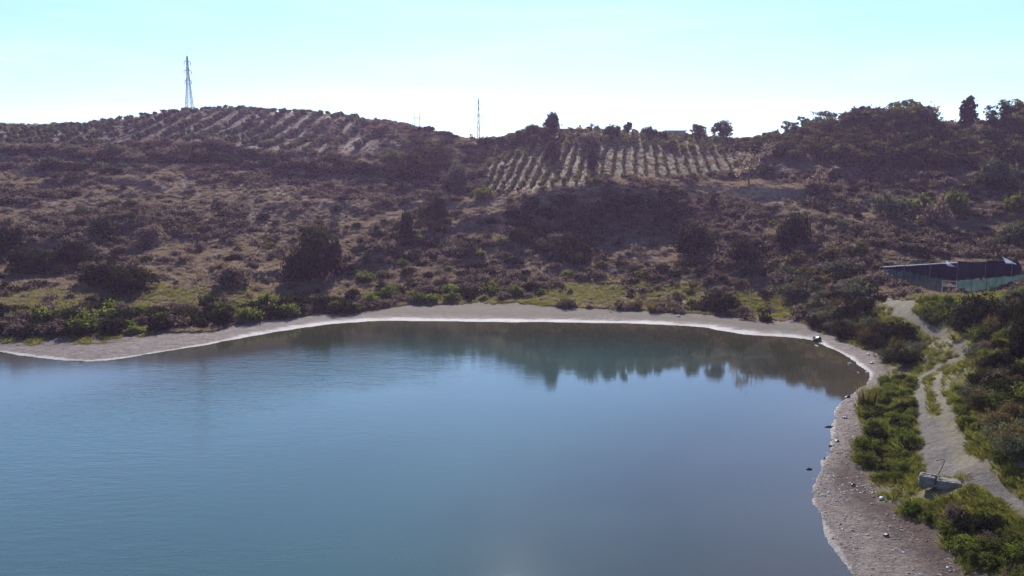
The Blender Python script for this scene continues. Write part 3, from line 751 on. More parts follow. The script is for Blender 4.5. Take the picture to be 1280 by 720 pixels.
px_bush('hedge_bush', 'dark', 610, 182, 30, 12, 'low dark bush right of the middle pylon foot', 'bush')
for (u, v, h) in [(628, 186, 16), (640, 184, 18), (652, 180, 20), (662, 178, 22), (672, 177, 22), (680, 178, 20), (646, 188, 18), (664, 186, 18)]:
    px_tree('tree', 'forest', u, v, h, 'rounded dark tree in the clump left of the tall skyline tree', 'clump of trees left of the tall skyline tree', wide=1.35)
for u in range(705, 770, 9):
    px_bush('hedge_bush', 'dark', u + random.uniform(-2, 2), 173 + random.uniform(0, 3), 16, 6, 'dark bush in the hedge under the low house on the skyline', 'bush', 'hedge under the low house')

def sample_poly(P, n, mind, rng, tries=40):
    P = np.array(P); lo, hi = P.min(0), P.max(0); pts = []
    for _ in range(n * tries):
        if len(pts) >= n: break
        p = lo + (hi - lo) * rng.random(2)
        if not inside(p[0], p[1], P): continue
        if all((p[0] - q[0]) ** 2 + (p[1] - q[1]) ** 2 > mind * mind for q in pts): pts.append(p)
    return pts

# wood on the right ridge
WOOD = hits([(925, 186), (960, 178), (1000, 174), (1060, 170), (1110, 166), (1160, 168), (1182, 180), (1235, 180), (1262, 172), (1330, 166), (1330, 216), (1240, 216), (1150, 218), (1080, 215), (1030, 210), (975, 202), (940, 196)])
for i, (x, y) in enumerate(sample_poly(WOOD, 130, 3.2, RNG)):
    kind = 'forest_rust' if random.random() < .10 else 'forest'
    u = 640 + F * (x / (y * CP)); h = random.uniform(4.6, 6.6)
    if kind == 'forest_rust': lb = 'rust-brown tree turning colour among the dark trees of the ridge wood'
    elif u < 1000: lb = 'low dark tree in the left tapering end of the ridge wood'
    elif u < 1130: lb = 'rounded dark green tree in the middle of the ridge wood'
    else: lb = 'rounded dark tree of the ridge wood on the slope below the cypress'
    place('tree', kind, x, y, h * random.uniform(1.0, 1.35), h * (.65 if u < 1000 else .95), lb, 'tree', 'trees of the wood on the right ridge')
for (u, v, h, k, lb) in [(985, 172, 20, 'airy', 'thin tree at the left end of the wood top'), (1003, 172, 24, 'airy', 'open-crowned tree left of the pair on the wood top'), (1022, 168, 26, 'airy', 'open-crowned left tree of the pair standing above the wood'),
                        (1036, 168, 28, 'airy', 'open-crowned right tree of the pair standing above the wood'), (1062, 166, 26, 'forest', 'broad tree on the wood top right of the open pair'), (1078, 164, 30, 'forest', 'broad round tree on the wood top left of the summit'),
                        (1100, 162, 26, 'forest', 'tree on the wood top just left of its summit'), (1118, 160, 30, 'airy', 'open-crowned tall tree on the summit of the wood'), (1136, 160, 32, 'airy', 'tallest open-crowned tree on the summit of the wood'),
                        (1130, 164, 26, 'forest_rust', 'rust-coloured tree below the summit of the wood'), (1152, 160, 30, 'forest', 'dense tree on the wood top right of its summit'), (1165, 160, 26, 'airy_pale', 'pale bare tree at the right end of the summit'),
                        (1236, 160, 24, 'airy', 'open-crowned tree right of the cypress'), (1255, 160, 30, 'airy', 'tall open-crowned tree second right of the cypress'), (1262, 162, 28, 'forest', 'dense tree on the ridge near the right edge'), (1281, 162, 32, 'forest', 'dense dark tree cut by the right edge on the ridge')]:
    px_tree('tree', k, u, v, h, lb, wide=1.15)

for u, h in [(985, 14), (997, 19), (1010, 23), (1024, 25), (1040, 26), (1052, 28), (1064, 31), (1078, 33), (1090, 33), (1101, 33), (1112, 38), (1124, 40), (1136, 39), (1147, 36), (1158, 33), (1168, 26), (1244, 22), (1256, 26), (1268, 27), (1279, 33), (1291, 33)]:
    px_tree('tree', 'forest', u + random.uniform(-2, 2), 172 + random.uniform(-1, 5), h * .95, 'rounded dark tree in the dense top row of the ridge wood', 'top row of the ridge wood', wide=random.uniform(.95, 1.2))
# olive grove on the left hill: rows running up to the right
def grove():
    a, b = np.array(hit(225, 181)), np.array(hit(275, 163)); d = (b - a) / np.linalg.norm(b - a); nrm = np.array([-d[1], d[0]])
    P = np.array(GROVE); G = []
    c = P.mean(0)
    for i in range(-60, 60):
        for j in range(-90, 90):
            p = c + nrm * i * 6.6 + d * j * 2.9
            p = p + RNG.normal(size=2) * .28
            if inside(p[0], p[1], P) and RNG.random() < .9: G.append((p[0], p[1], i))
    # also over the crest so that the ridge line is made of crowns
    G.sort(key=lambda g: math.hypot(g[0], g[1]))
    return G
G = grove()
print('grove', len(G))
for (x, y, i) in G[:300]:
    u = 640 + F * x / y
    s = random.uniform(1.1, 1.6)
    where = 'above the left lower hillside' if u < 150 else ('below the left pylon' if u < 330 else 'on the right flank of the left hill')
    place('olive_tree', 'olive', x, y, s * 1.05, s * 1.35, 'round grey-green olive tree in the slanting rows ' + where, 'tree', 'olive trees of the hillside grove')

COUNTS = []
def make_stuff(name, protos, pts, label, group=None):
    """scatter object: one vertex per plant, instanced by geometry nodes. pts: x y z scale rot pick"""
    pts = np.array(pts, float)
    me = bpy.data.meshes.new(name); me.vertices.add(len(pts)); me.vertices.foreach_set('co', pts[:, :3].astype(np.float32).ravel())
    for k, col, ty in (('scl', 3, 'FLOAT'), ('rot', 4, 'FLOAT'), ('pick', 5, 'INT')):
        at = me.attributes.new(k, ty, 'POINT'); at.data.foreach_set('value', pts[:, col].astype(np.float32 if ty == 'FLOAT' else np.int32))
    o = link(name, me)
    c = bpy.data.collections.new(name + '_kinds')
    for i, m_ in enumerate(protos):
        q = bpy.data.objects.new('%s_kind_%02d' % (name, i), m_); c.objects.link(q)
    g = bpy.data.node_groups.new(name, 'GeometryNodeTree')
    g.interface.new_socket('Geometry', in_out='INPUT', socket_type='NodeSocketGeometry'); g.interface.new_socket('Geometry', in_out='OUTPUT', socket_type='NodeSocketGeometry')
    N, L = g.nodes, g.links
    gi, go = N.new('NodeGroupInput'), N.new('NodeGroupOutput'); ip = N.new('GeometryNodeInstanceOnPoints')
    ci = N.new('GeometryNodeCollectionInfo'); ci.inputs['Collection'].default_value = c; ci.inputs['Separate Children'].default_value = True; ci.inputs['Reset Children'].default_value = True
    def na(n, t):
        a = N.new('GeometryNodeInputNamedAttribute'); a.data_type = t; a.inputs['Name'].default_value = n; return a.outputs['Attribute']
    cx = N.new('ShaderNodeCombineXYZ'); L.new(na('rot', 'FLOAT'), cx.inputs[2])
    e2r = N.new('FunctionNodeEulerToRotation'); L.new(cx.outputs[0], e2r.inputs[0])
    L.new(gi.outputs[0], ip.inputs['Points']); L.new(ci.outputs[0], ip.inputs['Instance']); ip.inputs['Pick Instance'].default_value = True
    L.new(na('pick', 'INT'), ip.inputs['Instance Index']); L.new(e2r.outputs[0], ip.inputs['Rotation']); L.new(na('scl', 'FLOAT'), ip.inputs['Scale'])
    L.new(ip.outputs[0], go.inputs[0])
    md = o.modifiers.new('scatter', 'NODES'); md.node_group = g
    tag(o, label, 'vegetation', group, 'stuff'); return o

def meshes(*kinds): return [p[-1][1] if p[0][0] == 'trunk' else p[0][1] for k in kinds for p in PR[k]]

if len(G) > 300:
    rest = np.array([(x, y) for (x, y, i) in G[300:]]); z = height(rest[:, 0], rest[:, 1])
    n = len(rest); s = RNG.uniform(1.05, 1.55, n)
    make_stuff('olive_grove', meshes('olive'), np.stack([rest[:, 0], rest[:, 1], z, s, RNG.random(n) * 6.28, RNG.integers(0, 5, n)], 1), 'far upper rows of grey-green olive trees along the left ridge')['category'] = 'trees'

# orchard rows right of the centre
def orchard():
    d = np.array([.145, 1.0]); d /= np.linalg.norm(d); nrm = np.array([d[1], -d[0]])
    P = np.array(ORCH); c = P.mean(0); T = []
    for i in range(-18, 19):
        for j in range(-22, 22):
            p = c + nrm * i * 2.8 + d * j * 2.9 + RNG.normal(size=2) * .16
            if inside(p[0], p[1], P) and RNG.random() < .96: T.append((p[0], p[1], i))
    return T, math.atan2(d[1], d[0])
T, odir = orchard(); T.sort(key=lambda g: g[1]); print('orchard', len(T))
for (x, y, i) in T[:300]:
    s = random.uniform(.8, 1.15)
    half = 'striped orchard, left half' if 640 + F * x / y < 745 else 'striped orchard, right half'
    o = place('orchard_tree', 'vine', x, y, 1, s * 1.25, 'small bushy tree in a straight row of the ' + half, 'tree', 'small trees in the striped orchard', rz=odir + random.choice((0, math.pi)))
    o.scale = (1.75 * random.uniform(.9, 1.1), (.85 if 'left' in half else .62) * s, s * (1.25 if 'left' in half else 1.0))
if len(T) > 300:
    rest = np.array([(x, y) for (x, y, i) in T[300:]]); z = height(rest[:, 0], rest[:, 1]); n = len(rest)
    make_stuff('orchard_trees', meshes('vine'), np.stack([rest[:, 0], rest[:, 1], z, RNG.uniform(1.3, 1.6, n), RNG.random(n) * 6.28, RNG.integers(0, 4, n)], 1), 'upper ends of the orchard rows below the skyline')['category'] = 'trees'

# ------------------------------------------------------------------ bushes by area
def area(px, n, mind, kinds, wr, hr, name, label, cat, group, rng=RNG, near=False):
    P = hits(px)
    for (x, y) in sample_poly(P, n, mind, rng):
        z = zones(np.array([x]), np.array([y]))
        if z['beach'][0] > .02 or z['sdl'][0] < 1.5 or z['path'][0] > .25: continue
        k = random.choice(kinds); w = random.uniform(*wr)
        place(name, k, float(x), float(y), w, w * random.uniform(*hr), label[k] if isinstance(label, dict) else label, cat, group, stretch=random.uniform(.8, 1.25))
        BUSH_SPOTS.append((float(x), float(y), w))

# reedy fringe along the left shore
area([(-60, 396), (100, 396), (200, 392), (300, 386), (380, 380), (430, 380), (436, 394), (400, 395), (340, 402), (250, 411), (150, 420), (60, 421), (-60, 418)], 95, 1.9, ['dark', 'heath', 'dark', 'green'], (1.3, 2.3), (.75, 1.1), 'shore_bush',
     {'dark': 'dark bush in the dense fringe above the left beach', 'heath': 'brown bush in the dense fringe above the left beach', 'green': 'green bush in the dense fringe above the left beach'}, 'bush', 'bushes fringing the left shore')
area([(440, 392), (440, 372), (520, 366), (600, 362), (680, 362), (680, 372), (600, 378), (520, 380)], 46, 2.0, ['dark', 'heath', 'green'], (1.0, 2.0), (.7, 1.0), 'shore_bush',
     {'dark': 'dark bush above the middle of the far beach', 'heath': 'brown bush above the middle of the far beach', 'green': 'green bush above the middle of the far beach'}, 'bush', 'bushes fringing the far shore')
# shaded steep bank in the centre
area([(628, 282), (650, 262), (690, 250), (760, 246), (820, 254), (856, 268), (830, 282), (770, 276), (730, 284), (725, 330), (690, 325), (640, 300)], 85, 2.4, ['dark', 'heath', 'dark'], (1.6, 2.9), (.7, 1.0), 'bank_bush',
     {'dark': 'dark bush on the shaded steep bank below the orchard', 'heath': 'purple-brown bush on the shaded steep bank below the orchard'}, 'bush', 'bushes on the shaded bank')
# hedge below the olive grove
area([(180, 190), (240, 186), (340, 194), (420, 200), (480, 208), (480, 222), (400, 218), (300, 210), (200, 204)], 60, 3.0, ['dark', 'heath', 'dark'], (2.4, 3.8), (.7, 1.0), 'hedge_bush',
     {'dark': 'dark bush in the band of thicket under the olive grove', 'heath': 'brown bush in the band of thicket under the olive grove'}, 'bush', 'thicket band under the olive grove')
area([(-40, 192), (90, 190), (180, 196), (200, 215), (120, 225), (60, 215), (-40, 215)], 34, 3.5, ['dark', 'heath', 'olivebush'], (2.0, 3.4), (.6, .9), 'hill_bush', {'dark': 'dark bush on the upper left slope under the olive rows', 'heath': 'brown bush on the upper left slope under the olive rows', 'olivebush': 'grey bush on the upper left slope under the olive rows'}, 'bush', 'bushes of the upper left slope')
area([(470, 160), (530, 176), (600, 186), (612, 200), (600, 240), (560, 250), (480, 235), (470, 190)], 70, 3.4, ['dark', 'heath', 'dark', 'olivebush'], (1.8, 3.2), (.6, 1.0), 'hollow_bush', {'dark': 'dark bush in the hollow between the olive grove and the orchard', 'heath': 'brown bush in the hollow between the olive grove and the orchard', 'olivebush': 'grey bush in the hollow between the olive grove and the orchard'}, 'bush', 'bushes in the hollow')
# open left hillside
area([(-40, 225), (200, 222), (470, 232), (500, 280), (440, 330), (330, 345), (200, 335), (-40, 350)], 75, 5, ['dark', 'heath', 'heath', 'olivebush', 'rust'], (.8, 2.2), (.5, .85), 'hillside_bush',
     {'dark': 'small dark bush scattered on the open left hillside', 'heath': 'small brown bush scattered on the open left hillside', 'olivebush': 'small grey bush scattered on the open left hillside', 'rust': 'small rusty bush scattered on the open left hillside'}, 'bush', 'bushes of the open left hillside')
area([(440, 340), (520, 300), (620, 290), (690, 335), (760, 335), (860, 330), (860, 346), (700, 350), (600, 360), (470, 368)], 75, 3.6, ['dark', 'heath', 'heath', 'green', 'rust'], (.9, 2.0), (.55, .9), 'scrub_bush',
     {'dark': 'dark bush on the broken slope above the meadow', 'heath': 'brown bush on the broken slope above the meadow', 'green': 'green bush on the broken slope above the meadow', 'rust': 'rusty bush on the broken slope above the meadow'}, 'bush', 'bushes on the broken slope')
area([(560, 268), (470, 300), (420, 330), (440, 345), (500, 318), (580, 285), (630, 275)], 34, 3.0, ['dark', 'heath'], (1.2, 2.2), (.6, .9), 'hill_bush', {'dark': 'dark bush in the slanting line climbing to the orchard corner', 'heath': 'brown bush in the slanting line climbing to the orchard corner'}, 'bush', 'slanting line of bushes')
area([(860, 300), (940, 270), (1050, 240), (1230, 235), (1290, 250), (1290, 315), (1100, 322), (1000, 335), (920, 345), (870, 335)], 90, 4.0, ['dark', 'heath', 'heath', 'rust', 'green', 'olivebush'], (.8, 2.0), (.55, .9), 'heath_bush',
     {'dark': 'small dark bush scattered on the right hillside', 'heath': 'small brown bush scattered on the right hillside', 'rust': 'small rusty bush scattered on the right hillside', 'green': 'small green bush scattered on the right hillside', 'olivebush': 'small grey bush scattered on the right hillside'}, 'bush', 'bushes of the right hillside')
area([(920, 215), (1000, 218), (1100, 226), (1240, 228), (1240, 236), (1060, 236), (960, 228)], 34, 3.0, ['dark', 'heath', 'dark'], (1.2, 2.4), (.6, .9), 'hill_bush', {'dark': 'dark bush along the foot of the ridge wood', 'heath': 'brown bush along the foot of the ridge wood'}, 'bush', 'bushes along the foot of the wood')
# thicket left of the shed and at the cove
area([(965, 345), (1010, 322), (1085, 325), (1098, 350), (1085, 372), (1040, 378), (990, 372)], 48, 2.2, ['dark', 'heath', 'olivebush', 'rust'], (1.4, 2.6), (.75, 1.05), 'thicket_bush', {'dark': 'dark bush in the thicket left of the blue shed', 'heath': 'brown bush in the thicket left of the blue shed', 'olivebush': 'grey bush in the thicket left of the blue shed', 'rust': 'rusty bush in the thicket left of the blue shed'}, 'bush', 'thicket left of the shed')
area([(1010, 396), (1030, 378), (1062, 382), (1085, 388), (1115, 412), (1140, 425), (1150, 445), (1130, 455), (1108, 455), (1098, 438), (1050, 420), (1018, 408)], 60, 1.4, ['dark_near', 'rust_near', 'olive_near', 'dark_near'], (.8, 1.6), (.85, 1.15), 'cove_bush', {'dark_near': 'dark bushy shrub above the beach of the cove', 'olive_near': 'greyish bushy shrub above the beach of the cove', 'rust_near': 'rusty bushy shrub above the beach of the cove'}, 'bush', 'bushes above the cove')
area([(940, 392), (985, 385), (1015, 392), (1008, 402), (960, 400)], 10, 2.4, ['green', 'grassbush'], (.6, 1.2), (.6, .9), 'meadow_bush', {'green': 'small green bush on the meadow beside the cove', 'grassbush': 'grassy clump on the meadow beside the cove'}, 'plant', 'plants at the cove meadow')
# verge between path and shore
area([(1098, 482), (1140, 470), (1145, 500), (1138, 560), (1128, 605), (1110, 610), (1078, 596), (1070, 560), (1074, 520)], 120, .75, ['green_near', 'lime_near', 'green_near', 'dark_near', 'grassbush'], (.4, .95), (.8, 1.2), 'verge_bush',
     {'green_near': 'leafy green bush on the verge between the track and the shore', 'lime_near': 'bright green bush on the verge between the track and the shore', 'dark_near': 'dark bush on the verge between the track and the shore', 'grassbush': 'tall grass clump on the verge between the track and the shore'}, 'bush', 'bushes on the verge')
area([(1125, 640), (1150, 645), (1180, 660), (1215, 660), (1250, 678), (1275, 690), (1290, 740), (1230, 740), (1205, 700), (1165, 660)], 60, .7, ['green_near', 'lime_near', 'dark_near', 'heath_near'], (.45, 1.0), (.85, 1.2), 'bank_bush',
     {'green_near': 'leafy green bush below the concrete block near the lower right corner', 'lime_near': 'bright green bush below the concrete block near the lower right corner', 'dark_near': 'dark bush below the concrete block near the lower right corner', 'heath_near': 'brown bush below the concrete block near the lower right corner'}, 'bush', 'bushes below the concrete block')
area([(1148, 388), (1172, 376), (1190, 385), (1186, 410), (1206, 430), (1190, 428), (1165, 408)], 22, 1.3, ['lime_near', 'green_near', 'grassbush'], (.7, 1.3), (.7, 1.0), 'yard_bush', {'green_near': 'green bush beside the bare yard below the gate', 'lime_near': 'bright green bush beside the bare yard below the gate', 'grassbush': 'grass clump beside the bare yard below the gate'}, 'bush', 'bushes beside the yard')
# right slope above the path
area([(1200, 392), (1280, 372), (1340, 372), (1340, 600), (1300, 610), (1270, 575), (1235, 535), (1215, 500), (1215, 455), (1222, 430), (1195, 412)], 190, 1.15, ['heath_near', 'dark_near', 'green_near', 'dark_near', 'rust_near', 'olive_near'], (.6, 1.5), (.8, 1.15), 'slope_bush',
     {'green_near': 'green bush on the steep slope right of the track', 'heath_near': 'brown twiggy bush on the steep slope right of the track', 'dark_near': 'dark dense bush on the steep slope right of the track', 'rust_near': 'rusty bush on the steep slope right of the track', 'olive_near': 'grey-green bush on the steep slope right of the track'}, 'bush', 'bushes on the slope right of the track')
area([(1202, 478), (1222, 500), (1250, 560), (1278, 600), (1270, 610), (1240, 580), (1205, 530), (1190, 500)], 18, .9, ['lime_near', 'grassbush', 'green_near'], (.4, .8), (.7, 1.0), 'verge_plant', {'green_near': 'low green plant along the right edge of the track', 'lime_near': 'low bright green plant along the right edge of the track', 'grassbush': 'grass clump along the right edge of the track'}, 'plant', 'plants along the right edge of the track')
px_bush('shrub', 'dark_near', 1284, 440, 50, 70, 'tall black-green shrub cut by the right edge above the slope', 'shrub')
px_bush('shrub', 'dark_near', 1215, 412, 66, 40, 'dark purple shrub below the fence right of the gate', 'shrub')
px_bush('shrub', 'reed', 1083, 512, 34, 46, 'tall yellowish reed clump at the tip of the cove', 'plant')

# ------------------------------------------------------------------ ground cover
def scatter(name, protos, weights, n, xr, yr, dens, srange, label, pick_noise=None):
    k = int(n * 6); x = RNG.uniform(*xr, k); 
    # closer ground gets more plants: it is seen in more detail
    y = np.exp(RNG.uniform(math.log(yr[0]), math.log(yr[1]), k)); 
    ok = np.abs(x) < .80 * y + 14; x, y = x[ok], y[ok]
    zn = zones(x, y); p = dens(x, y, zn); ok = RNG.random(len(x)) < p; x, y = x[ok][:n], y[ok][:n]
    m = len(x); z = height(x, y)
    s = RNG.uniform(0, 1, m) ** 1.7 * (srange[1] - srange[0]) + srange[0]
    s = s * (.75 + .5 * fbm(x / 9, y / 9, 91))
    w = np.array(weights, float); w /= w.sum(); pick = RNG.choice(len(protos), m, p=w)
    if pick_noise is not None:
        a, b, sc, sd_ = pick_noise; f = fbm(x / sc, y / sc, sd_, 3); pick = np.where(f > .54, a + pick % (len(protos) - a) if False else pick, pick)
    COUNTS.append((name, m))
    return make_stuff(name, protos, np.stack([x, y, z - .03, s, RNG.random(m) * 6.283, pick], 1), label)

BLOCK = hit(1174, 614)
off = lambda zn: (zn['beach'] < .25) * (1 - sstep(.02, .2, zn['path'])) * (zn['sdl'] > .5)
def small_bush(seed, mat, n, size): return proto_bush(seed, mat, n, size, 5, .3, 40)[0][1]
hm = [small_bush(300 + i, 'leaf_heath', 260, .20) for i in range(4)]; hd = [small_bush(310 + i, 'leaf_dark', 260, .2) for i in range(2)]; hr = [small_bush(315 + i, 'leaf_rust', 240, .2) for i in range(1)]
tf = [proto_tuft(320 + i, 'leaf_dry', 70, 1.0, .55, .07, .9)[0][1] for i in range(4)]
gf = [proto_tuft(330 + i, 'leaf_grass', 70, 1.0, .6, .06, .9)[0][1] for i in range(4)]
gn = [proto_tuft(340 + i, 'leaf_grass', 90, 1.0, .7, .03, .9)[0][1] for i in range(3)] + [proto_tuft(345, 'leaf_reed', 90, 1.0, .6, .03, .8)[0][1]] + [small_bush(347, 'leaf_lime', 400, .10), small_bush(348, 'leaf_green', 400, .10)]

scatter('hillside_scrub', hm + hd + hr, [3, 3, 3, 3, 2.0, 2.0, .8], 38000, (-330, 330), (112, 385),
        lambda x, y, zn: off(zn) * (1 - zn['meadow'] * .85) * (1 - zn['orchard']) * (1 - .93 * zn['crest']) * (1 - .85 * zn['grove']) * (.05 + .95 * sstep(.50, .62, fbm(x / 15, y / 15, 93))), (.3, 1.5), 'low purple-brown scrub covering the hillsides')
scatter('dry_grass', tf, [1] * 4, 210000, (-330, 330), (108, 385),
        lambda x, y, zn: off(zn) * (1 - .7 * zn['meadow']) * (1 - .75 * zn['orchard']) * (1 - .75 * zn['grove']) * (.55 + .45 * sstep(.42, .58, fbm(x / 14, y / 14, 97))), (.25, .75), 'dry straw-coloured grass on the hillsides')
scatter('meadow_grass', gf, [1] * 4, 60000, (-330, 200), (95, 160),
        lambda x, y, zn: off(zn) * zn['meadow'] * (.35 + .65 * sstep(.4, .6, fbm(x / 6, y / 6, 99))), (.2, .6), 'yellow-green grass on the shore meadows')
scatter('bank_grass', gn, [3, 3, 3, 2, 1.6, 1.8], 42000, (14, 110), (24, 112),
        lambda x, y, zn: off(zn) * zn['meadow'] * (np.hypot(x - BLOCK[0], y - BLOCK[1] + .5) > 1.35) * (.35 + .65 * sstep(.36, .58, fbm(x / 3, y / 3, 101))), (.12, .5), 'green grass and weeds along the track and the right bank')

# pebbles and drift on the beach
def pebble(seed, mat):
    mb = MB(); mb.rock((0, 0, .2), (1, .8, .5), seed, 1); return mb.mesh('pebble', M[mat])
pb = [pebble(1, 'stone'), pebble(2, 'stone'), pebble(3, 'stone_dark'), pebble(4, 'stone_pale'), pebble(5, 'stone_dark')]
scatter('beach_pebbles', pb, [3, 3, 3.4, .7, 3], 14000, (4, 60), (30, 112), lambda x, y, zn: (zn['beach'] > .6) * (zn['sdl'] > -.1) * (.1 + .9 * (y < 85)) * (.2 + .8 * sstep(.45, .6, fbm(x / 1.5, y / 1.5, 103))), (.025, .13), 'small stones and drift litter on the beach')['category'] = 'stones'

# ------------------------------------------------------------------ stones and litter one can point to
def stone(u, v, sx, mat, label, hgt=.6, water=False, name='stone', group=None):
    x, y = on_water(u, v) if water else hit(u, v)
    mb = MB(); sx = sx * (.72 if v > 480 else 1); mb.rock((0, 0, sx * hgt * .35), (sx, sx * .75, sx * hgt), random.randrange(9999))
    z = 0 if water else ground(x, y)
    o = mb.build(name, M[mat], None, (x, y, z)); o.rotation_euler[2] = random.uniform(0, 3); tag(o, label, 'stone', group)
stone(1021, 427, .62, 'stone_dark', 'black boulder sitting on the white rim of the far right beach', .75, name='boulder')
for (u, v, s, m, lb) in [(1060, 497, .36, 'stone_dark', 'dark stone at the waterline just below the tip of the cove'), (1056, 524, .30, 'stone_dark', 'dark stone high on the narrow right beach'), (1046, 554, .28, 'stone_dark', 'dark stone beside the water halfway down the narrow beach'),
                         (1038, 560, .20, 'stone_dark', 'small dark stone touching the water below the halfway stone'), (1066, 610, .26, 'stone_dark', 'dark stone on the red patch of beach'), (1050, 659, .14, 'stone_dark', 'small black stone on the lower beach'),
                         (1108, 673, .26, 'stone_dark', 'dark flat stone in the middle of the lower right beach'), (1036, 617, .22, 'stone_pale', 'white piece of litter on the red patch of beach'), (1102, 624, .30, 'stone_pale', 'pale stone where the verge meets the beach'),
                         (1090, 455, .2, 'stone_dark', 'small dark stone on the sand of the cove'), (1085, 444, .22, 'stone_dark', 'dark stone upper on the sand of the cove'), (1140, 551, .34, 'stone_dark', 'dark stone beside the left edge of the track'),
                         (1066, 664, .12, 'stone_dark', 'tiny dark stone right of the small black one on the lower beach'), (1030, 574, .16, 'stone_dark', 'dark stone in the bend of the waterline'), (848, 396, .35, 'stone_pale', 'pale litter lying on the far beach'), (858, 395, .22, 'stone_pale', 'small pale litter right of the other on the far beach')]:
    stone(u, v, s, m, lb)
for (u, v, s, lb) in [(1062, 455, .28, 'pale stone breaking the water left in the cove'), (1073, 466, .16, 'smallest pale stone in the water of the cove'), (1084, 466, .24, 'white stone in the water near the tip of the cove')]:
    stone(u, v, s, 'stone_pale', lb, .5, True)
def driftwood(u, v, L, label):
    x, y = on_water(u, v); mb = MB(); a = .3
    mb.tube([(-L, 0, .02), (-.2 * L, .06, .05), (.5 * L, 0, .04), (L, .12, .03)], [.03, .06, .05, .02], 6); mb.tube([(.1 * L, .02, .05), (.4 * L, .3, .16)], [.03, .01], 5)
    tag(mb.build('driftwood', M['driftwood'], None, (x, y, 0)), label, 'branch')
driftwood(1012, 587, .22, 'short dark driftwood afloat left of the bend in the beach')
driftwood(1037, 534, .4, 'dark driftwood lying out from the narrow right beach')

# ------------------------------------------------------------------ broken concrete block with bent bar
def concrete_block():
    x, y = hit(1174, 614); z = ground(x, y); ang = R(-33)
    o = empty('concrete_block', (x, y, z + .05), ang)
    def slab(L, W, H, cx, cz, seed):
        bm = bmesh.new(); bmesh.ops.create_cube(bm, size=1, matrix=Matrix.Translation((cx, 0, cz)) @ Matrix.Diagonal((L, W, H, 1)))
        bmesh.ops.subdivide_edges(bm, edges=bm.edges[:], cuts=5, use_grid_fill=True); rr = random.Random(seed)
        for v in bm.verts:
            v.co += Vector((rr.uniform(-1, 1), rr.uniform(-1, 1), rr.uniform(-1, 1))) * .028
            ex = (abs(v.co.x - cx) > L * .46) + (abs(v.co.y) > W * .46) + (abs(v.co.z - cz) > H * .46)
            if ex >= 2: v.co = v.co.lerp(Vector((cx, 0, cz)), .06 + rr.random() * .05)
        me = bpy.data.meshes.new('slab'); bm.to_mesh(me); bm.free(); me.materials.append(M['concrete']); return me
    link('block_body', slab(1.35, .9, .62, .5, .24, 3), None, o)
    link('block_end', slab(.95, .95, .68, -.68, .3, 4), None, o)
    mb = MB()
    for i in range(5): mb.rock((-.9 + .2 * i, .1 * math.sin(3 * i), .66), (.12, .1, .06), 50 + i, 1)
    mb.build('rubble_top', M['concrete'], o)
    mb = MB(); mb.tube([(-.2, .25, .5), (.0, .3, 1.0), (.16, .35, 1.55), (.1, .37, 1.66), (-.12, .36, 1.6), (-.3, .34, 1.5)], [.022] * 6, 6); mb.build('bent_bar', M['rust'], o)
    tag(o, 'broken grey concrete block with a bent rusty bar beside the track', 'concrete block')
concrete_block()

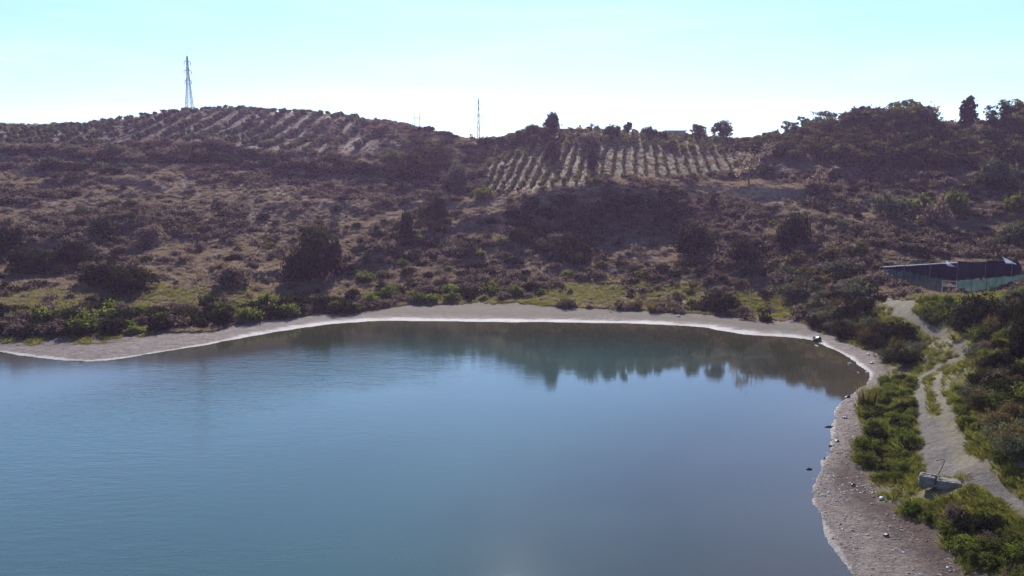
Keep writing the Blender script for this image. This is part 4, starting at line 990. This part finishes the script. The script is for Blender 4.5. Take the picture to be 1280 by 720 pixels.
# ------------------------------------------------------------------ shed, fence and gate
def P3(u, Y): a, e = ray(u, 350); return Vector((a * Y, Y, 0))
def shed():
    Lp, Rp = P3(1099, 134), P3(1268, 121); d = (Rp - Lp); ln = d.length; ang = math.atan2(d.y, d.x); z0 = min(ground(Lp.x, Lp.y), ground(Rp.x, Rp.y)) - .3
    o = empty('shed', (Lp.x, Lp.y, z0), ang); dep = 5.0
    zt = lambda t, px: CAM_H + ray(0, px)[1] * (134 + (121 - 134) * t) - z0
    h0, h1 = zt(0, 334), zt(1, 324)
    # wall: sagging sheet over a frame, with depth
    n = 60; V, Fc = [], []
    rr = np.random.default_rng(5)
    for i in range(n + 1):
        t = i / n; h = h0 + (h1 - h0) * t - .12 * math.sin(math.pi * ((t * 6) % 1)) + .03 * rr.normal(); b = .1 * math.sin(t * 40) + .05 * rr.normal()
        if t > .965: h *= 1 - (t - .965) * 9
        V += [(ln * t, b * .6 + .12, 0), (ln * t, b - .05, h * .5), (ln * t, 0, h), (ln * t, dep, h - .25), (ln * t, dep, 0)]
    for i in range(n):
        for k in range(4): a = i * 5 + k; Fc.append((a, a + 5, a + 6, a + 1))
    Fc.append(tuple(range(5))); Fc.append(tuple(reversed(range(n * 5, n * 5 + 5))))
    me = bpy.data.meshes.new('sheet_wall'); me.from_pydata(V, [], Fc); me.update(); link('sheet_wall', me, M['blue_net'], o)
    mb = MB(); k = .62; mb.tube([(0, -.06, h0 + .03), (ln * .3, -.06, h0 + (h1 - h0) * .3 + .02), (ln * k, -.06, h0 + (h1 - h0) * k + .03)], [.07, .07, .07], 6); mb.build('roof_edge_rail', M['white_tarp'], o)
    mb = MB(); mb.box((ln * .64, -.14, h1 * .42), (1.6, .05, h1 * .8)); mb.build('side_panel', M['blue_panel'], o)
    mb = MB(); mb.box((ln * .745, -.15, h1 * .46), (1.15, .05, h1 * .66)); mb.build('door', M['blue_panel'], o)
    for t in (.02, .2, .4, .6, .8, .98):
        mb = MB(); mb.bar((ln * t, -.22, -.2), (ln * t, -.22, h0 + (h1 - h0) * t + .1), .05); mb.build('post', M['wood_pole'], o)
    tag(o, 'long low dark blue sheeted shed behind the green net fence', 'shed')
    # torn white sheets hanging at the eaves
    mtx = Matrix.Translation((Lp.x, Lp.y, z0)) @ Matrix.Rotation(ang, 4, 'Z')
    def tarp(pts, label, seed):
        rr = random.Random(seed); bm = bmesh.new(); rings = []
        for (x, z, w) in pts:
            rings.append([bm.verts.new(mtx @ Vector((ln * x + rr.uniform(-.04, .04) + w * s, -.34 - .1 * (i % 2) + rr.uniform(-.05, .05), h0 + (h1 - h0) * x + z + rr.uniform(-.04, .04)))) for i, s in enumerate((-.5, -.17, .17, .5))])
        for a, b in zip(rings[:-1], rings[1:]):
            for i in range(3): bm.faces.new((a[i], a[i + 1], b[i + 1], b[i]))
        bmesh.ops.solidify(bm, geom=bm.faces[:], thickness=.03)
        me = bpy.data.meshes.new('torn_tarp'); bm.to_mesh(me); bm.free(); tag(link('torn_tarp', me, M['white_tarp']), label, 'tarp')
    tarp([(.522, .5, .12), (.526, .2, .35), (.535, -.15, .7), (.555, -.45, 1.0), (.57, -.62, 1.1)], 'torn white sheet caught on the eaves in the middle of the shed', 3)
    tarp([(.452, .1, .3), (.475, .06, .5), (.5, .0, .8), (.515, -.05, .9)], 'small crumpled white scrap left of the torn sheet on the eaves', 4)
    tarp([(.905, .65, .12), (.925, .3, .3), (.945, -.1, .7), (.965, -.45, 1.2), (.975, -.65, 1.5)], 'torn white sheet hanging over the right end of the shed', 5)
shed()

def fence(pts, label, hh):
    o = None; x0, y0 = pts[0]; o = empty('net_fence', (x0, y0, ground(x0, y0))); z0 = o.location.z
    V, Fc = [], []; posts = []
    n = 0
    for i in range(len(pts) - 1):
        a, b = Vector(pts[i]), Vector(pts[i + 1]); L = (b - a).length; m = max(2, int(L / .5))
        for k in range(m + (i == len(pts) - 2)):
            p = a.lerp(b, k / m); g = ground(p.x, p.y) - z0; s = .08 * math.sin(n * 1.3) + .05 * math.sin(n * .57)
            nd = (b - a).orthogonal().normalized(); q = p + nd * .06 * math.sin(n * 2.1)
            V += [(q.x - x0, q.y - y0, g + .05), (p.x - x0, p.y - y0, g + hh * .5), (q.x - x0, q.y - y0, g + hh + s - .06)]
            if n % 5 == 0: posts.append((p.x - x0, p.y - y0, g))
            n += 1
    for i in range(n - 1):
        for k in range(2): a = i * 3 + k; Fc.append((a, a + 3, a + 4, a + 1))
    me = bpy.data.meshes.new('net'); me.from_pydata(V, [], Fc); me.update(); link('net', me, M['green_net'], o)
    for p in posts:
        mb = MB(); mb.bar((0, 0, -.3), (0, 0, hh + .12), .045); mb.build('post', M['wood_pole'], o, p)
    tag(o, label, 'fence')
gl, gr = P3(1178, 114.5), P3(1196.5, 114)
fence([tuple(P3(1103, 131)[:2]), tuple(P3(1127, 126)[:2]), tuple(P3(1155, 119)[:2]), tuple(gl[:2])], 'blue-green shade net fence sagging from the shed corner down to the gate', 2.3)
fence([tuple(gr[:2]), tuple(P3(1230, 115)[:2]), tuple(P3(1285, 117)[:2]), tuple(P3(1330, 119)[:2])], 'green shade net fence running right from the gate', 2.0)
def gate():
    o = empty('gate', (gl.x, gl.y, ground(gl.x, gl.y)), math.atan2(gr.y - gl.y, gr.x - gl.x)); L = (gr - gl).length; h = 2.0
    mb = MB()
    for a, b in (((.05, 0, .1), (.05, 0, h)), ((L - .05, 0, -.2), (L - .05, 0, h + .15)), ((.05, 0, h), (L - .05, 0, h - .05)), ((.05, 0, .1), (L - .05, 0, .1)), ((.05, 0, h * .62), (L - .05, 0, h * .58))): mb.bar(a, b, .045)
    mb.build('gate_frame', M['roof_slab'], o)
    mb = MB(); mb.box((L / 2, .03, h * .36), (L - .2, .02, h * .46)); mb.build('gate_panel', M['rust'], o)
    tag(o, 'pale metal framed gate between the two green net fences', 'gate')
    x, y = P3(1180, 111).xy; mb = MB(); mb.box((0, 0, .06), (2.6, 1.5, .16)); tag(mb.build('doorstep_slab', M['slab'], None, (x, y, ground(x, y)), .03), 'pale flat concrete slab on the ground before the gate', 'slab')
gate()

# ------------------------------------------------------------------ dog on the meadow
def dog():
    x, y = hit(787, 365); z = ground(x, y); J = {}; vs, ed, rad = [], [], []
    def v(p, r, par=None):
        vs.append(p); rad.append(r)
        if par is not None: ed.append((par, len(vs) - 1))
        return len(vs) - 1
    hip = v((-.34, 0, .52), .12); belly = v((-.05, 0, .5), .115, hip); chest = v((.28, 0, .5), .145, belly); neck = v((.45, 0, .62), .085, chest); head = v((.58, 0, .7), .085, neck); muz = v((.74, 0, .66), .042, head)
    for s in (-1, 1):
        e = v((.54, s * .06, .82), .022, head)
        a = v((.30, s * .10, .34), .06, chest); b = v((.27 + s * .08, s * .10, .17), .036, a); c = v((.28 + s * .12, s * .1, .02), .032, b)
        a = v((-.32, s * .1, .36), .075, hip); b = v((-.46 + s * .06, s * .1, .2), .036, a); c = v((-.40 + s * .1, s * .1, .02), .032, b)
    t = v((-.5, 0, .6), .04, hip); t = v((-.68, 0, .66), .026, t); v((-.8, 0, .76), .014, t)
    me = bpy.data.meshes.new('dog'); me.from_pydata(vs, ed, []); o = link('dog', me)
    sk = o.modifiers.new('skin', 'SKIN'); sb = o.modifiers.new('sub', 'SUBSURF'); sb.levels = sb.render_levels = 2
    for i, r in enumerate(rad): me.skin_vertices[0].data[i].radius = (r, r)
    me.skin_vertices[0].data[0].use_root = True
    me.materials.append(M['dog']); o.location = (x, y, z); o.rotation_euler[2] = R(8); o.scale = (1.1,) * 3
    tag(o, 'dark dog walking across the meadow by the far shore', 'dog')
if not hasattr(bpy.types.Mesh, 'skin_vertices'): pass
def skin_init():
    pass
try:
    dog()
except Exception as ex:
    print('dog failed', ex)

# ------------------------------------------------------------------ pylons and poles
def pylon(u, v, Y, H, base, label, arms, armw, yaw, br=.05):
    a, e = ray(u, v); x = a * Y; z = ground(x, Y)
    top = CAM_H + ray(u, v)[1] * Y                       # height of its tip as seen
    H = top - z
    o = empty('pylon', (x, Y, z - .2), yaw)
    wid = lambda t: base * (1 - t / .62) + .8 * (t / .62) if t < .62 else .8 - .5 * (t - .62) / .38
    N = 11; ts = [i / N * .95 for i in range(N + 1)]
    for sx in (-1, 1):
        for sy in (-1, 1):
            mb = MB(); mb.tube([(sx * wid(t) / 2, sy * wid(t) / 2, H * t) for t in ts], [br * 1.7] * len(ts), 5); mb.build('leg', M['steel'], o)
    mb = MB()
    for t0, t1 in zip(ts[:-1], ts[1:]):
        for (p, q) in (((-1, -1), (1, -1)), ((1, -1), (1, 1)), ((1, 1), (-1, 1)), ((-1, 1), (-1, -1))):
            w0, w1 = wid(t0) / 2, wid(t1) / 2
            mb.bar((p[0] * w0, p[1] * w0, H * t0), (q[0] * w1, q[1] * w1, H * t1), br, n=4); mb.bar((q[0] * w0, q[1] * w0, H * t0), (p[0] * w1, p[1] * w1, H * t1), br, n=4); mb.bar((p[0] * w1, p[1] * w1, H * t1), (q[0] * w1, q[1] * w1, H * t1), br * .8, n=4)
    mb.build('bracing', M['steel'], o)
    mb = MB(); mb.bar((0, 0, H * .95), (0, 0, H), .09, .03); mb.build('peak', M['steel'], o)
    for t, w in zip(arms, armw):
        mb = MB(); k = wid(t) / 2
        for s in (-1, 1):
            for yy in (-1, 1):
                mb.bar((s * k, yy * k, H * t), (s * w, 0, H * t + .05), br * 1.3, n=4); mb.bar((s * k, yy * k, H * (t + .025)), (s * w, 0, H * t + .05), br, n=4)
            mb.bar((s * (k + (w - k) * .5), -k * .5, H * t), (s * (k + (w - k) * .5), k * .5, H * t), br, n=4)
        ao = mb.build('crossarm', M['steel'], o)
        for s in (-1, 1):
            mb = MB(); mb.tube([(s * w, 0, H * t), (s * w, 0, H * t - .4), (s * w, 0, H * t - 1.3)], [.05, .13, .1], 6); mb.build('insulator', M['dark_glass'], ao)
    tag(o, label, 'pylon')
pylon(233.5, 66, 318, 26, 2.7, 'grey lattice power pylon on the left hill above the olive grove', (.54, .71, .86), (1.25, 1.4, 1.2), R(40), .06)
pylon(598, 118, 380, 30, 2.6, 'faint slender lattice pylon behind the saddle in the middle of the skyline', (.58, .73, .87), (1.6, 2.0, 1.6), R(12), .045)
def pole(u, vt, Y, label):
    a, e = ray(u, vt); x = a * Y; z = ground(x, Y); H = CAM_H + e * Y - z
    o = empty('utility_pole', (x, Y, z)); mb = MB(); mb.tube([(0, 0, -.3), (0, 0, H * .5), (0, 0, H)], [.16, .13, .10], 7); mb.build('pole_shaft', M['wood_pole'], o)
    mb = MB(); mb.bar((-1.1, 0, H * .72), (1.1, 0, H * .74), .06); mb.build('crossarm', M['wood_pole'], o)
    mb = MB()
    for s in (-1, 0, 1): mb.bar((s * 1.0, 0, H * .74), (s * 1.0, 0, H * .74 + .35), .06)
    mb.build('insulators', M['dark_glass'], o); tag(o, label, 'pole')
pole(518.5, 141, 292, 'left one of two thin utility poles on the saddle'); pole(524.5, 141, 294, 'right one of two thin utility poles on the saddle')

# ------------------------------------------------------------------ houses on the skyline
def house(u0, u1, vt, vb, Y, dep, label, roof, openings):
    a0, a1 = ray(u0, vt)[0] * Y, ray(u1, vt)[0] * Y; W = a1 - a0; x = (a0 + a1) / 2
    zt = CAM_H + ray(u0, vt)[1] * Y; zb = min(CAM_H + ray(u0, vb)[1] * Y, ground(x, Y)) - .5; h = zt - zb
    o = empty('house', (x, Y + dep / 2, zb)); mb = MB()
    # walls with real openings on the front: built as piers, spandrels and lintels
    t = .3; y0 = -dep / 2
    xs = sorted(openings); cur = -W / 2
    for (cx, w, s, tp, kind) in xs:
        mb.box(((cur + cx - w / 2) / 2, y0 + t / 2, h / 2), (cx - w / 2 - cur, t, h))
        if s > 0: mb.box((cx, y0 + t / 2, s / 2), (w, t, s))
        mb.box((cx, y0 + t / 2, (tp + h) / 2), (w, t, h - tp)); cur = cx + w / 2
    mb.box(((cur + W / 2) / 2, y0 + t / 2, h / 2), (W / 2 - cur, t, h))
    for s in (-1, 1): mb.box((s * (W / 2 - t / 2), t / 2, h / 2), (t, dep - t, h - .004))
    mb.box((0, dep / 2 - t / 2, h / 2), (W - 2 * t, t, h - .006)); mb.build('wall', M['render_wall'], o)
    if roof == 'flat':
        mb = MB(); mb.box((0, 0, h + .13), (W + .9, dep + .9, .26)); r = mb.build('roof', M['roof_slab'], o)
    else:
        mb = MB(); bm = mb.bm; e = .5; q = [(-W / 2 - e, -dep / 2 - e, h), (W / 2 + e, -dep / 2 - e, h), (W / 2 + e, dep / 2 + e, h), (-W / 2 - e, dep / 2 + e, h), (-W / 2 + 1.2, 0, h + .9), (W / 2 - 1.2, 0, h + .9)]
        vv = [bm.verts.new(p) for p in q]
        for f in ((0, 1, 5, 4), (1, 2, 5), (2, 3, 4, 5), (3, 0, 4), (3, 2, 1, 0)): bm.faces.new([vv[i] for i in f])
        r = mb.build('roof', M['roof_slab'], o)
        mb = MB(); mb.box((W * .25, .4, h + 1.0), (.6, .6, .9)); mb.build('chimney', M['render_wall'], r)
    for (cx, w, s, tp, kind) in xs:
        mb = MB(); mb.box((cx, y0 + t * .7, (s + tp) / 2), (w, .06, tp - s)); f = mb.build(kind, M['dark_glass'], o)
        if kind == 'window': mb = MB(); mb.box((cx, y0 - .04, s - .05), (w + .2, .16, .08)); mb.build('sill', M['roof_slab'], f)
    tag(o, label, 'house')
house(834, 857, 164, 175, 259, 5, 'small flat-roofed house on the skyline at the head of the orchard', 'flat', [(.3, .9, .4, 2.3, 'door'), (1.8, .8, 1.3, 2.1, 'window')])
house(702, 734, 161, 170, 257, 6, 'long low house with a pale roof right of the tall skyline tree', 'hip', [(-2.4, 1.0, 1.2, 2.0, 'window'), (1.3, 1.0, 1.2, 2.0, 'window')])

# ------------------------------------------------------------------ contrail
def contrail():
    a, b = Vector(at_y(-60, 62, 9000)), Vector(at_y(64, 84, 9000)); d = (b - a)
    m, nt, N, L = new_mat('contrail_vapour'); n = N.new('ShaderNodeTexCoord').outputs['Generated']
    sp = N.new('ShaderNodeSeparateXYZ'); L.new(n, sp.inputs[0])
    fade = math_n(nt, 'MULTIPLY', math_n(nt, 'SUBTRACT', 1.0, sp.outputs['X']), .32)
    df = N.new('ShaderNodeBsdfTranslucent'); df.inputs[0].default_value = (.9, .9, .9, 1); tp = N.new('ShaderNodeBsdfTransparent'); mx = N.new('ShaderNodeMixShader'); L.new(fade, mx.inputs[0]); L.new(tp.outputs[0], mx.inputs[1]); L.new(df.outputs[0], mx.inputs[2]); out(nt, mx.outputs[0])
    mb = MB(); pts = [a + d * t for t in (0, .25, .5, .75, 1)]; mb.tube(pts, [9, 8, 6, 4, 1.5], 8)
    o = mb.build('contrail', m); tag(o, 'thin white contrail slanting down in the upper left of the sky', 'contrail', None, 'stuff')
contrail()

# ------------------------------------------------------------------ air, sky and sun
SUN_EL = R(32)
def haze(density):
    mb = MB(); x0, x1, y0, y1, z0, z1 = -11500, 11500, -400, 4400, -5, 112
    mb.box(((x0 + x1) / 2, (y0 + y1) / 2, (z0 + z1) / 2), (x1 - x0, y1 - y0, z1 - z0))
    m, nt, N, L = new_mat('haze_air'); v = N.new('ShaderNodeVolumePrincipled'); v.inputs['Color'].default_value = (.78, .56, .92, 1); v.inputs['Density'].default_value = density; v.inputs['Anisotropy'].default_value = .4  # thin air haze, tinted violet to stand in for a lens flare veil
    o_ = N.new('ShaderNodeOutputMaterial'); L.new(v.outputs[0], o_.inputs['Volume'])
    tag(mb.build('haze', m), kind='stuff')
haze(.0002)

w = bpy.data.worlds.new('World'); SC.world = w; w.use_nodes = True; nt = w.node_tree; nt.nodes.clear()
sky = nt.nodes.new('ShaderNodeTexSky'); sky.sky_type = 'NISHITA'; sky.sun_disc = False; sky.sun_elevation = SUN_EL; sky.sun_rotation = 0; sky.altitude = 100; sky.air_density = 1.0; sky.dust_density = 0.08; sky.ozone_density = 3.0
tcw = nt.nodes.new('ShaderNodeTexCoord'); mpw = nt.nodes.new('ShaderNodeMapping'); nt.links.new(tcw.outputs['Generated'], mpw.inputs[0]); mpw.inputs['Scale'].default_value = (2.2, 2.2, 16); mpw.inputs['Rotation'].default_value = (0, R(6), 0)
wisps = ramp(nt, noise(nt, mpw.outputs[0], 1.6, 6, .6), [(.45, (1, 1, 1)), (.72, (1.16, 1.11, 1.05))])
bg = nt.nodes.new('ShaderNodeBackground'); bg.inputs['Strength'].default_value = .107; wo = nt.nodes.new('ShaderNodeOutputWorld')
nt.links.new(mixc(nt, 1.0, mixc(nt, 1.0, sky.outputs[0], (.83, .97, 1.07), 'MULTIPLY'), wisps, 'MULTIPLY'), bg.inputs[0]); nt.links.new(bg.outputs[0], wo.inputs[0])
sl = bpy.data.lights.new('sun', 'SUN'); sl.energy = 5.0; sl.angle = R(.5); sl.color = (1, .95, .87); so = bpy.data.objects.new('sun', sl); COL.objects.link(so)
so.rotation_euler = (SUN_EL - R(90), 0, 0); so.location = (0, 60, 120)

SC.view_settings.view_transform = 'Standard'; SC.view_settings.look = 'None'; SC.view_settings.exposure = 0.68; SC.view_settings.gamma = 1
c = SC.cycles; c.use_denoising = True; c.max_bounces = 5; c.diffuse_bounces = 2; c.glossy_bounces = 2; c.transmission_bounces = 3; c.transparent_max_bounces = 10; c.volume_bounces = 0; c.sample_clamp_indirect = 6; c.caustics_reflective = False; c.caustics_refractive = False
